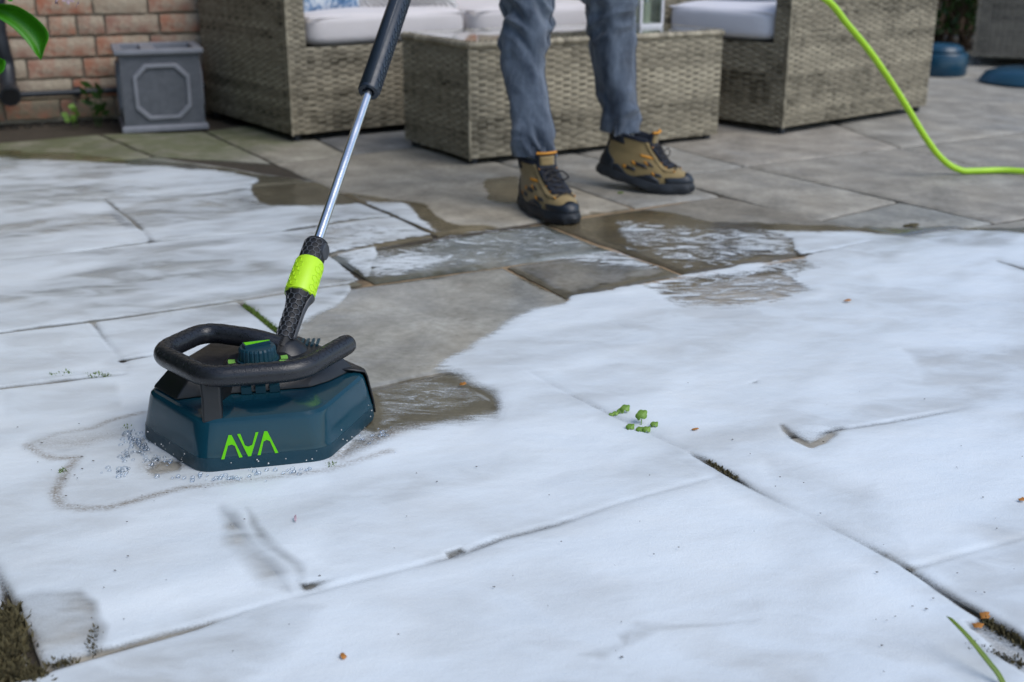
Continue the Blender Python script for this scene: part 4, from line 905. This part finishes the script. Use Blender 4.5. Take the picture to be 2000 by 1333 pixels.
# ================================================================== HOSE
gend = gt + wd * .22 + Vector((0, .05, -.10))
hpts = [gend, Vector((.35, 3.25, .80)), Vector((.70, 3.55, .70)), AT(1606, -6, 3.72), AT(1655, 48, 3.76), AT(1703, 107, 3.80), AT(1757, 187, 3.86), AT(1808, 270, 3.90), AT(1838, 309, 3.93), AT(1868, 330, 3.94), AT(1910, 339, 3.95), AT(1960, 340, 3.96), G(2060, 337, .012), G(2300, 330, .012), G(2700, 360, .012)]
m = MB(off=hpts[0]); pp = catmull(hpts, 10)
for p in pp: p.z = max(p.z, .0125)
m.tube(pp, .0106, 14); ho = m.build('pressure_hose', M['hose']); tag(ho, 'lime green hose hanging down and trailing off the right edge', 'hose')

# ================================================================== PERSON
HP = Vector((.18, 3.62, 0)); person = thing('person', 'person in blue jeans and tan hiking boots standing by the coffee table', 'person', HP)
jm = MB(off=HP)
SEAMS = []
def FN(h, a, sd):
    q = h * 20 + 1.1 * math.sin(a + sd) + .5 * math.sin(2 * a + sd * 2)
    n1 = float(vnoise(q, 1.3 * math.cos(a + 1) + sd * 5)); n2 = float(vnoise(q * 1.9 + 3, 2.0 * math.sin(a) + sd * 3))
    return 2.2 * (1 - 2 * abs(n1 - .5)) - 1.3 + 1.0 * (n2 - .5)
def leg(kn, seed):
    # kn: list of (centre, rx, ry) from hem up
    ctr = catmull([k[0] for k in kn], 20); n = len(ctr); rx = np.interp(np.arange(n) / 20, range(len(kn)), [k[1] for k in kn]); ry = np.interp(np.arange(n) / 20, range(len(kn)), [k[2] for k in kn]); NA = 64; rows = []
    z0 = ctr[0].z
    for i, c in enumerate(ctr):
        h = c.z - z0; row = []
        amp = .0125 * math.exp(-(h / .09) ** 2) + .0115 * math.exp(-((h - .37) / .10) ** 2) + .0018
        for j in range(NA):
            a = 2 * math.pi * j / NA
            ph = (h / .044) * 2 * math.pi + 2.6 * math.sin(a + seed) + 1.3 * math.sin(2 * a + h * 16 + seed)
            fo = amp * FN(h, a, seed) + .0035 * math.sin(3 * a + h * 14 + seed) * (1 if h > .05 else .4)
            row.append(c + Vector((math.cos(a) * (rx[i] + fo), math.sin(a) * (ry[i] + fo), .004 * math.sin(a * 3 + seed) if i == 0 else 0)))
        rows.append(row)
    r0 = [c + (ctr[0] + Vector((0, 0, .02)) - c) * .15 + Vector((0, 0, .03)) for c in rows[0]]
    jm.loft([r0] + rows, cap0=True, cap1=False)
    for a_ in (3.35, 6.1): SEAMS.append([r_[int(a_ / (2 * math.pi) * NA) % NA] for r_ in rows])
hip = Vector((.19, 3.66, .95))
leg([(AT(1043, 303, 3.44), .059, .060), (AT(1039, 262, 3.445), .057, .060), (AT(1034, 205, 3.46), .056, .062), (AT(1024, 130, 3.49), .061, .068), (AT(1026, 60, 3.52), .0735, .076), (AT(1030, 0, 3.53), .0735, .078), (Vector((.075, 3.60, .76)), .082, .09), (Vector((.105, 3.64, .90)), .092, .105)], 1.3)
leg([(AT(1213, 258, 3.755), .059, .060), (AT(1211, 216, 3.76), .060, .062), (AT(1204, 168, 3.77), .063, .066), (AT(1195, 95, 3.78), .071, .074), (AT(1191, 35, 3.78), .0735, .077), (AT(1189, -10, 3.76), .077, .08), (Vector((.285, 3.72, .76)), .083, .09), (Vector((.27, 3.68, .90)), .092, .105)], 4.1)
hr = []
for z, a, b in ((.84, .155, .105), (.90, .165, .115), (.98, .165, .12), (1.05, .155, .11), (1.08, .15, .105)): hr.append([Vector((.188 + a * math.cos(t_), 3.66 + b * math.sin(t_), z)) for t_ in np.linspace(0, 2 * math.pi, 32, endpoint=False)])
jm.loft(hr); jeans = jm.build('jeans', M['denim'], person, ang=180)
for P_ in SEAMS:
    m = MB(off=HP); m.tube(P_[::3], .0022, 6); m.build('side_seam', M['denim_dark'], jeans)
# upper body above the picture, holding the lance
def skin(name, mat, V, E, root):
    me = bpy.data.meshes.new(name); me.from_pydata([tuple(Vector(p[:3]) - HP) for p in V], E, []); o = bpy.data.objects.new(name, me); col.objects.link(o); o.parent = person
    md = o.modifiers.new('skin', 'SKIN'); 
    for i, p in enumerate(V): me.skin_vertices[0].data[i].radius = (p[3], p[3] * (p[4] if len(p) > 4 else 1))
    me.skin_vertices[0].data[root].use_root = True; o.modifiers.new('sub', 'SUBSURF').render_levels = 2; me.materials.append(M[mat]); return o
h1 = gt - wd * .05; h2 = gt + wd * .12
V = [(.19, 3.66, 1.0, .15, .75), (.19, 3.65, 1.2, .15, .75), (.19, 3.64, 1.40, .17, .6), (.19, 3.63, 1.52, .06), (.02, 3.62, 1.42, .06), (-.10, 3.45, 1.18, .048), (h1.x + .02, h1.y + .08, h1.z + .05, .034), (.36, 3.60, 1.42, .06), (.40, 3.45, 1.18, .048), (h2.x + .04, h2.y + .08, h2.z + .04, .034)]
skin('jacket', 'jacket', V, [(0, 1), (1, 2), (2, 3), (2, 4), (4, 5), (5, 6), (2, 7), (7, 8), (8, 9)], 0)
skin('head', 'skin', [(.19, 3.62, 1.50, .05), (.19, 3.60, 1.60, .06), (.19, 3.575, 1.70, .085, 1.1), (.19, 3.58, 1.78, .07, 1.1)], [(0, 1), (1, 2), (2, 3)], 0)
m = MB(off=HP); m.ball((.19, 3.60, 1.755), .092, .105, .095, 20, 14); m.build('hair', M['hair'], person)
for hh_, sg in ((h1, -1), (h2, 1)):
    hv = [(hh_.x + .02, hh_.y + .08, hh_.z + .05, .03), (hh_.x + .008, hh_.y + .04, hh_.z + .035, .033, .6)]; he = [(0, 1)]
    for f in range(5):
        b0 = len(hv); o0 = hh_ + wd * ((f - 2) * .019); out_ = Vector((.028 * sg, .0, .02))
        hv += [(o0.x + out_.x, o0.y + .02, o0.z + out_.z + .012, .010), (o0.x + out_.x * .9, o0.y - .022, o0.z + .018, .009), (o0.x - out_.x * .3, o0.y - .028, o0.z - .008, .008)]; he += [(1, b0), (b0, b0 + 1), (b0 + 1, b0 + 2)]
    skin('hand', 'skin', hv, he, 0)

# boots: stacked outlines give the upper, bands of it carry the rubber and trim
zs_ = [.026, .045, .062, .078, .092, .108, .124, .142, .158]
xb_ = [.004, .000, .002, .006, .010, .013, .014, .012, .008]
xf_ = [.296, .300, .288, .258, .222, .192, .170, .152, .146]
hw_ = [.049, .0505, .049, .0465, .0435, .041, .040, .0405, .043]
def bsurf(a, z, g=0.0):
    x0 = np.interp(z, zs_, xb_); x1 = np.interp(z, zs_, xf_); w = np.interp(z, zs_, hw_)
    ca_, sa_ = math.cos(a), math.sin(a); xm = (x0 + x1) / 2; x = xm + (x1 - x0) / 2 * math.copysign(abs(ca_) ** .85, ca_)
    t_ = (x - .0) / .3; shape = .76 + .26 * math.sin(min(1, max(0, t_)) * math.pi * .86) ** 1.5 if z < .11 else .95
    y = w * math.copysign(abs(sa_) ** .8, sa_) * shape; nl = math.hypot(ca_ * .6, sa_)
    return Vector((x + g * ca_, y + g * sa_, z))
def boot(label, O, ang, lift, tilt=0.0):
    bt_ = bpy.data.objects.new('hiking_boot', None); col.objects.link(bt_); bt_.parent = person; bt_.location = O - HP; bt_['label'] = label
    ca_, sa_ = math.cos(ang), math.sin(ang)
    def X(p):
        p = Vector(p)
        if lift:
            xbend = .205
            if p.x < xbend + .03:
                k = min(1, (xbend + .03 - p.x) / .06); al = lift * k; dx, dz = p.x - xbend, p.z; p = Vector((xbend + dx * math.cos(al) + dz * math.sin(al), p.y, -dx * math.sin(al) + dz * math.cos(al)))
        p = p * 1.10; p.x -= .018; p.z *= .86
        return Vector((p.x * ca_ - p.y * sa_, p.x * sa_ + p.y * ca_, p.z))
    def put(m, nm, mat, par=None, **kw):
        m.v = [tuple(X(p)) for p in m.v]; return m.build(nm, M[mat], par or bt_, **kw)
    NA = 48; AA = [2 * math.pi * k / NA for k in range(NA)]
    up_ = MB(); up_.loft([[bsurf(a, z) for a in AA] for z in np.linspace(.026, .158, 16)], cap0=True, cap1=False); put(up_, 'upper', 'nubuck', ang=60)
    lin = MB(); lin.loft([[bsurf(a, z, g) for a in AA] for z, g in ((.150, .002), (.160, .003), (.164, -.001), (.160, -.006), (.130, -.007))], cap0=False, cap1=True); put(lin, 'padded_collar', 'boot_navy', ang=60)
    so_ = MB(); rows = []
    for z, g in ((0, -.004), (.002, .001), (.010, .003), (.014, .005), (.030, .0055), (.036, .003), (.036, -.003)):
        row = []
        for k, a in enumerate(AA):
            p = bsurf(a, .034, g + (.0045 if (k % 4 < 2 and z < .02) else 0)); arch = .006 * math.exp(-((p.x - .135) / .035) ** 2) if z < .003 else 0
            row.append(Vector((p.x, p.y, z + arch + (.006 * max(0, (p.x - .25) / .05) ** 2 if z < .02 else 0))))
        rows.append(row)
    so_.loft(rows); put(so_, 'sole', 'boot_sole', ang=30)
    def patch(nm, mat, a0, a1, zlo, zhi, g, na=10, nz=5, par=None):
        q = MB(); q.grid([[bsurf(a, (zlo(a) if callable(zlo) else zlo) * (1 - t_) + (zhi(a) if callable(zhi) else zhi) * t_, g) for t_ in np.linspace(0, 1, nz)] for a in np.linspace(a0, a1, na)]); return put(q, nm, mat, par, ang=60, mods=[('SOLIDIFY', dict(thickness=.0022, offset=-1))])
    patch('toe_cap', 'boot_black', -1.05, 1.05, .032, lambda a: .066 - .014 * abs(a) ** 1.6 + .003 * math.cos(a * 6), .0026, 24, 6)
    patch('heel_counter', 'boot_black', math.pi - .95, math.pi + .95, .032, lambda a: .112 - .050 * abs(a - math.pi) ** 1.3, .0026, 20, 6)
    patch('heel_tab', 'boot_navy', math.pi - .38, math.pi + .38, .100, .158, .0026, 8, 5)
    for sg in (1, -1):
        patch('side_stripe', 'boot_black', sg * 2.35, sg * 1.2, lambda a: .034, lambda a: .034 + .012 * (1 + math.cos(a * 9)) , .0020, 16, 3)
        patch('ankle_panel', 'boot_navy', sg * 1.75, sg * 2.55, .128, .156, .0022, 8, 4)
        for a0, z0, w in ((1.62, .078, .20), (1.30, .062, .19), (1.86, .058, .20), (1.30, .088, .13)):
            patch('vent', 'boot_black', sg * a0, sg * (a0 - w), lambda a, z0=z0: z0 - .004, lambda a, z0=z0: z0 + .006, .0022, 5, 3)
            patch('vent_tab', 'boot_orange', sg * (a0 + .06), sg * a0, lambda a, z0=z0: z0 - .003, lambda a, z0=z0: z0 + .006, .0026, 3, 3)
        patch('trim_line', 'boot_orange', sg * 1.35, sg * .75, lambda a: .106, lambda a: .1115, .0022, 8, 2)
        patch('eyestay', 'nubuck', sg * .50, sg * .85, .074, .152, .0038, 5, 10)
    tg = MB()          # tongue standing up in front of the ankle
    tg.grid([[Vector((float(np.interp(z, zs_, xf_)) - (.002 if z < .15 else .006) + .005 - .010 * (y / .03) ** 2, y, z)) for y in np.linspace(-.028, .028, 7)] for z in np.linspace(.084, .186, 10)]); put(tg, 'tongue', 'boot_navy', mods=[('SOLIDIFY', dict(thickness=.006, offset=0))])
    tg = MB(); tg.grid([[Vector((float(np.interp(z, zs_, xf_)) + .0035 - .010 * (y / .03) ** 2 - .001, y, z)) for y in np.linspace(-.021, .021, 6)] for z in np.linspace(.150, .178, 5)]); put(tg, 'tongue_patch', 'nubuck', mods=[('SOLIDIFY', dict(thickness=.003, offset=0))])
    tg = MB(); tg.tube([Vector((.149 - .010 * (y / .03) ** 2, y, .187)) for y in np.linspace(-.028, .028, 8)], .0042, 8); put(tg, 'pull_loop', 'boot_orange')
    zl = [.076, .088, .100, .112, .126, .140]
    ey = MB(); la = MB()
    for i, z in enumerate(zl):
        pl_, pr_ = bsurf(.52, z, .006), bsurf(-.52, z, .006); pm = bsurf(0, z, .009)
        nz = zl[min(i + 1, 5)]
        for A_, B_ in ((pl_, bsurf(-.52, nz, .006)), (pr_, bsurf(.52, nz, .006))):
            mid = (A_ + B_) / 2 + Vector((.012, 0, .006)); la.tube([A_, A_.lerp(mid, .6) + Vector((.003, 0, .002)), mid, B_.lerp(mid, .6) + Vector((.003, 0, .002)), B_], .0021, 6)
        for p in (pl_, pr_): ey.ball(p, .0030, .0030, .0030, 8, 6)
    for sg in (1, -1):   # bow loops
        c = bsurf(0, .128, .012); la.tube(catmull([c, c + Vector((.012, sg * .020, .012)), c + Vector((.022, sg * .036, -.006)), c + Vector((.016, sg * .020, -.014)), c], 5), .0026, 6); la.tube([c, c + Vector((.018, sg * .012, -.02)), c + Vector((.026, sg * .022, -.042))], .0024, 6)
    put(la, 'laces', 'lace'); put(ey, 'eyelets', 'boot_orange')
    return bt_
bL = G(1028, 398); angL = math.radians(-66); boot('boot pointing towards the viewer', bL, angL, 0)
angR = math.radians(-27); tR = G(1340, 378); bR = tR - Vector((math.cos(angR), math.sin(angR), 0)) * .292; boot('boot with its heel lifted off the stone', bR, angR, math.radians(13))
for c, a in ((bL, angL), (bR, angR)):
    q = c + Vector((math.cos(a), math.sin(a), 0)) * .075; k = MB(off=HP); lz = .15 if c is bL else .19
    k.tube([q + Vector((0, 0, lz - .05)), q + Vector((0, 0, lz + .05))], .033, 20); k.build('sock', M['sock'], person)

# ================================================================== PLANTS AND LITTER
def leaf_trace(name, par, off, upper, lower, Y, bow, mat='leaf', n=10):
    U = catmull([Vector((*p, 0)) for p in upper], 5); L = catmull([Vector((*p, 0)) for p in lower], 5); k = min(len(U), len(L)); m = MB(off=off)
    m.grid([[AT(*(U[i].lerp(L[i], j / 6).to_2d()), Y + bow * (1 - (2 * j / 6 - 1) ** 2) + .02 * (i / k) * -1) for j in range(7)] for i in range(k)])
    o = m.build(name, M[mat], par, ang=180, mods=[('SOLIDIFY', dict(thickness=.0004, offset=0))]); return o
LB0 = Vector((-1.05, 1.45, 0)); lil = thing('lilac_shrub', 'lilac shrub with a large fresh green leaf hanging in at the top left corner', 'shrub', LB0)
leaf_trace('leaf', lil, LB0, [(-48,6),(0,8),(32,12),(66,32),(90,56),(95,74),(88,94),(80,118)], [(-48,6),(-20,26),(3,40),(24,54),(45,74),(58,90),(68,104),(80,118)], 1.42, .012)
leaf_trace('leaf', lil, LB0, [(-40,120),(-15,112),(5,116),(11,122),(9,134),(4,142),(-10,150)], [(-40,120),(-36,130),(-30,136),(-24,142),(-20,146),(-14,149),(-10,150)], 1.40, .008)
leaf_trace('leaf', lil, LB0, [(10,-30),(18,-20),(26,-8),(24,2),(18,3)], [(10,-30),(8,-20),(9,-10),(13,-1),(18,3)], 1.45, .006)
m = MB(off=LB0); bx = AT(-48, 6, 1.42)
for q in (bx, AT(-40, 120, 1.40), AT(10, -30, 1.45), AT(128, -14, 1.5)): m.tube(catmull([LB0 + Vector((0, 0, 0)), LB0 + Vector((.03, .02, .45)), q + Vector((-.12, .01, .05)), q], 8), [.012] * 8 + [.007] * 8 + [.002] * 9, 6)
m.build('stems', M['twig'], lil)
rl = random.Random(2); FC = AT(128, -2, 1.5); m = MB(off=LB0)
for k in range(26):
    c = FC + Vector((rl.uniform(-.011, .011), rl.uniform(-.012, .012), rl.uniform(-.008, .024))); a0 = rl.uniform(0, 1.5); nrm = (c - FC + Vector((0, -.006, 0))).normalized(); sx = nrm.cross(ez).normalized(); sy = sx.cross(nrm)
    for q in range(4):
        a = a0 + q * math.pi / 2; d = sx * math.cos(a) + sy * math.sin(a); e = sx * -math.sin(a) + sy * math.cos(a)
        m.add([c, c + d * .003 + e * .0022, c + d * .0065 + nrm * .001, c + d * .003 - e * .0022], [(0, 1, 2, 3)])
m.build('flower_cluster', M['petal'], lil, sm=False, fix=False)
m = MB(off=LB0)
for k in range(260):
    p = LB0 + Vector((rl.gauss(-.15, .16), rl.gauss(.0, .3), rl.uniform(.35, 1.5)))
    if p.x > -.98: continue
    d = Vector((rl.gauss(0, 1), rl.gauss(0, 1), rl.gauss(-.5, .6))).normalized() * rl.uniform(.05, .085); leaf_quad(m, p, d, .022, Vector((rl.gauss(0, 1), rl.gauss(0, 1), 1)))
m.build('foliage', M['leaf'], lil, sm=False, fix=False)
# tall unseen hedge added at left to block sky light and dim that side
HG = Vector((-2.75, .6, 0)); hg = thing('shade_hedge', 'tall dark unseen hedge added at the left to dim that side of the patio', 'hedge', HG); m = MB(off=HG)
for k in range(16000):
    f = rl.random(); p = HG + Vector((rl.uniform(-.45, .4) if f < .5 else .4 + rl.uniform(-.12, .06), rl.uniform(-3.6, 3.9), rl.uniform(.02, 2.9)))
    leaf_quad(m, p, Vector((rl.gauss(.4, 1), rl.gauss(0, 1), rl.gauss(.2, .8))).normalized() * rl.uniform(.10, .16), .045, Vector((rl.gauss(0, 1), rl.gauss(0, 1), 1)))
m.build('crown', M['leaf_dark'], hg, sm=False, fix=False)
m = MB(off=HG); m.box(HG + Vector((-.05, .15, 1.45)), (.32, 0, 0), (0, 3.6, 0), (0, 0, 1.42)); m.build('hedge_light_block', M['moss_brown'], hg, sm=False)  # solid box added inside the hedge so no light leaks through
m = MB(off=HG)
for k in range(12): q = HG + Vector((rl.uniform(-.15, .15), -3.4 + k * .62, 0)); m.tube([q, q + Vector((rl.uniform(-.1, .1), rl.uniform(-.1, .1), 2.6))], [.035, .012], 7)
m.build('stems', M['twig'], hg)

def gz(p, h=.006): return Vector((p.x, p.y, float(relief(np.array([p.x]), np.array([p.y]))[0]) + h))
# clover seedlings in the joint
def clover(label, root, leaves):
    c = thing('clover_seedling', label, 'seedling', gz(root, 0), 'clover seedlings in the joint')
    for (px, py, h, r, tilt) in leaves:
        g0 = G(px, py, h); p = g0; st_ = MB(off=c.location); st_.tube(catmull([c.location + Vector((0, 0, .001)), c.location.lerp(p, .55) + Vector((0, 0, -.003)), p], 5), .0008, 5); st_.build('stem', M['clover'], c)
        lf = MB(off=c.location); rr_ = []
        ax = Vector((1, 0, tilt * .3)).normalized(); ay = Vector((.15, .85, .38 + tilt)).normalized(); az = ax.cross(ay)
        for k in range(28):
            a = 2 * math.pi * k / 28; rad_ = r * 1.18 * (1 - .16 * abs(math.cos(a * 2.5)) ** 3) * (1 - .55 * math.exp(-((a - 4.71) / .22) ** 2)); rr_.append(p + ax * rad_ * math.cos(a) + ay * rad_ * math.sin(a) + az * .0012 * math.sin(3 * a))
        lf.add([p] + rr_, [(0, 1 + k, 1 + (k + 1) % 28) for k in range(28)]); lf.build('leaf', M['clover'], c, ang=180, mods=[('SOLIDIFY', dict(thickness=.0004, offset=0))])
clover('bright green seedling leaning out of the paving joint', G(1186, 808), [(1221, 798, .014, .0075, .2), (1212, 803, .010, .0055, .3), (1202, 808, .007, .005, .1), (1194, 810, .006, .004, .0)])
clover('small clover seedling with one upright leaf above three low leaves', G(1252, 838), [(1253, 811, .020, .0090, .5), (1231, 834, .009, .0065, .1), (1250, 839, .008, .0060, .0), (1263, 839, .009, .0062, .1), (1278, 829, .010, .0060, .0)])
# dead leaf scraps
def scrap(label, px, py, r, a, mat='deadleaf', st=1.6, z=.0095):
    p = gz(G(px, py), z); m = MB(off=p); n = 12; rr_ = random.Random(px); ax = Vector((math.cos(a), math.sin(a), .1)); ay = Vector((-math.sin(a), math.cos(a), .15))
    P = [p + ax * r * st * math.cos(2 * math.pi * k / n) * rr_.uniform(.55, 1.15) + ay * r * math.sin(2 * math.pi * k / n) * rr_.uniform(.6, 1.15) + Vector((0, 0, r * .22 * abs(math.sin(2 * math.pi * k / n)) + r * rr_.uniform(-.12, .12))) for k in range(n)]
    m.add([p + Vector((0, 0, -.001))] + P, [(0, 1 + k, 1 + (k + 1) % n) for k in range(n)]); o = m.build('leaf_scrap', M[mat], None, ang=180, mods=[('SOLIDIFY', dict(thickness=.0006, offset=0))])
    tag(o, label, 'leaf scrap', 'leaf scraps on the patio')
scrap('orange leaf scrap on the foam edge right of the cleaner', 906, 760, .0060, .4, st=1.4); scrap('thin orange leaf scrap in the foam near the swirled wet patch', 1655, 596, .0045, .5, st=2.6)
scrap('tiny brown leaf scrap right of the clover', 1357, 849, .0030, .2, st=2); scrap('brown leaf scrap at the bottom edge of the foam', 671, 1293, .0040, 2.0, st=1.5)
scrap('orange leaf scrap lying on the dark joint at bottom right', 1922, 1217, .0060, .3, st=1.5); scrap('orange brown leaf scrap just left of the bottom right joint', 1908, 1236, .0050, -.3, st=1.5)
scrap('small yellow leaf scrap between the two boots', 1212, 378, .0070, .3, 'grassblade', 1.5, .003); scrap('pale orange leaf scrap at the right edge of the foam', 1994, 989, .0040, .2, st=1.8)
scrap('reddish stalk scrap in the foam below the cleaner', 578, 1028, .0018, 1.7, 'petal', 5); scrap('dark olive leaf scrap on the stone near the foam at right', 1782, 443, .014, .2, 'moss_brown', 1.8, .003)
# grit on the foam
m = MB(); rq = random.Random(12)
for k in range(110):
    x, y = rq.uniform(0, 2000), rq.uniform(690, 1330)
    if k < 24: x, y = rq.gauss(200, 90), rq.gauss(900, 50)
    if 275 < x < 745 and 600 < y < 935: continue
    p = gz(G(x, y), .0085); r = rq.uniform(.0004, .0011); m.ball(p, r * rq.uniform(1, 2.6), r, r * .6, 6, 4)
tag(m.build('grit', M['speck']), 'dark grit scattered over the foam', 'grit', kind='stuff')
# moss in joints
def mossy(name, label, mat, spots, n, h):
    m = MB(); r_ = random.Random(len(label))
    for k in range(n):
        px, py, sx_2, sy_2, hh2 = r_.choice(spots); p = gz(G(px + r_.gauss(0, sx_2), py + r_.gauss(0, sy_2)), .001); L_ = h * hh2 * r_.uniform(.4, 1.2); d = Vector((r_.gauss(0, .6), r_.gauss(0, .6), 1)).normalized() * L_; w = L_ * .22; s_ = d.cross(Vector((r_.gauss(0, 1), r_.gauss(0, 1), 0))).normalized() * w
        m.add([p - s_, p + s_, p + d * .7 + s_ * .6, p + d], [(0, 1, 2), (0, 2, 3)])
    tag(m.build(name, M[mat], None, sm=False, fix=False), label, 'moss', kind='stuff')
line = lambda a, b, n, s=3, h=1: [(a[0] + (b[0] - a[0]) * i / n, a[1] + (b[1] - a[1]) * i / n, s, s * .7, h) for i in range(n + 1)]
mossy('joint_moss', 'bright green moss in the joint behind the cleaner', 'moss', line((480, 602), (550, 656), 14, 3), 1300, .0055)
mossy('joint_moss', 'small tufts of green moss in the foam left of the cleaner', 'moss', [(104, 738, 6, 2, 1), (130, 734, 5, 2, 1), (188, 736, 7, 2, 1), (206, 737, 6, 2, .8), (124, 926, 4, 3, .9), (248, 840, 6, 2, .8), (648, 918, 4, 2, .9)], 520, .010)
mossy('brown_moss', 'brown moss in the corner at the bottom left', 'moss_brown', line((18, 1210), (20, 1333), 10, 12, 1.3) + line((-30, 1230), (0, 1333), 8, 22, 1.4) + line((0, 1333), (75, 1325), 6, 8) + [(187, 1245, 4, 12, .7), (182, 1265, 6, 8, .7), (120, 1300, 18, 6, .6), (45, 1262, 14, 16, .9)], 3600, .011)
mossy('brown_moss', 'dark moss along the joint at the bottom right', 'moss_brown', line((1925, 1222), (2040, 1290), 8, 5) + line((1900, 1265), (1990, 1305), 6, 6, .8) + line((1385, 905), (1435, 937), 6, 3, .5), 1300, .010)
# grass blade leaning in at the bottom right
gp = [Vector((.66, 1.02, 0)), AT(2010, 1390, 1.06), AT(1945, 1312, 1.09), AT(1895, 1250, 1.12), AT(1862, 1215, 1.14), AT(1849, 1204, 1.15)]
m = MB(off=gp[0]); C_ = catmull(gp, 8); w_ = np.interp(np.linspace(0, 1, len(C_)), [0, .5, .85, 1], [.0034, .0032, .0019, .0003]); rows = []
for i, p in enumerate(C_):
    t_ = (C_[min(i + 1, len(C_) - 1)] - C_[max(i - 1, 0)]).normalized(); s_ = t_.cross(Vector((0, -.5, .8))).normalized(); nn = s_.cross(t_); rows.append([p - s_ * w_[i] + nn * w_[i] * .4, p, p + s_ * w_[i] + nn * w_[i] * .4])
m.grid(rows); tag(m.build('grass_blade', M['grassblade'], None, ang=180, mods=[('SOLIDIFY', dict(thickness=.0005, offset=0))]), 'green grass blade leaning in at the bottom right corner', 'grass blade')
# weeds at the foot of the wall
def weed(label, px, py, sp, mat):
    p0 = G(px, py); w = thing('wall_weed', label, 'weed', p0, 'weeds at the wall foot'); r_ = random.Random(px)
    for (dx, dz, L_, wd_) in sp:
        m = MB(off=p0); a = p0 + Vector((dx * .3, 0, 0)); b = p0 + Vector((dx, r_.uniform(-.02, .01), dz)); m.tube([a, a.lerp(b, .5), b], [.0025, .002, .001], 6); st_ = m.build('stem', M['leaf_dark'], w)
        for q in range(4):
            m = MB(off=p0); c = a.lerp(b, .35 + .2 * q); d = Vector((r_.uniform(-1, 1), -.4, r_.uniform(.1, .8))).normalized() * L_; s_ = d.cross(Vector((0, -1, .3))).normalized() * wd_
            m.add([c, c + d * .5 + s_, c + d, c + d * .5 - s_], [(0, 1, 2, 3)]); m.build('leaf', M[mat], w, sm=False, mods=[('SOLIDIFY', dict(thickness=.0006, offset=0))])
weed('tall dark green weed against the wall left of the planter', 193, 248, [(-.03, .13, .06, .012), (.0, .17, .07, .014), (.03, .15, .06, .012)], 'leaf_dark'); weed('small pale green weed at the wall foot', 148, 250, [(-.02, .05, .035, .014), (.02, .09, .035, .015)], 'clover')
# soap bubbles round the cleaner
m = MB(); rbub = random.Random(4); rings_ = [(262, 862, 14, 10), (232, 930, 12, 5), (250, 895, 10, 6), (300, 905, 16, 8), (560, 930, 50, 3), (420, 945, 40, 4), (735, 860, 22, 12), (282, 885, 6, 6)]
for k in range(170):
    x, y, sx2, sy2 = rbub.choice(rings_); p = gz(G(rbub.gauss(x, sx2), rbub.gauss(y, sy2)), .007); r = rbub.uniform(.0012, .0042) if rbub.random() < .985 else rbub.uniform(.006, .010)
    m.ball(p, r, r, r * .8, 14, 8)
tag(m.build('soap_bubbles', M['bubble']), 'clear soap bubbles round the foot of the cleaner', 'bubbles', kind='stuff')

m = MB(off=co)
for k in range(36):
    a = rbub.uniform(math.radians(175), math.radians(365)); kk = int(((a + math.radians(0)) % (2 * math.pi)) // math.radians(60)); c0_ = Vector((math.cos(math.radians(60 * kk)), math.sin(math.radians(60 * kk)))); c1_ = Vector((math.cos(math.radians(60 * kk + 60)), math.sin(math.radians(60 * kk + 60)))); f_ = rbub.uniform(.08, .92)
    z_ = .006 + abs(rbub.gauss(0, .012)); q_ = c0_.lerp(c1_, f_) * (.1918 if z_ < .0285 else float(np.interp(z_, [.0285, .076], [.1896, .1795])))
    if z_ > .07: continue
    r = rbub.uniform(.0005, .0013); m.ball(LC(q_.x, q_.y, z_), r, r, r, 6, 4)
fl = m.build('foam_flecks', M['sock'], cl); fl['kind'] = 'stuff'
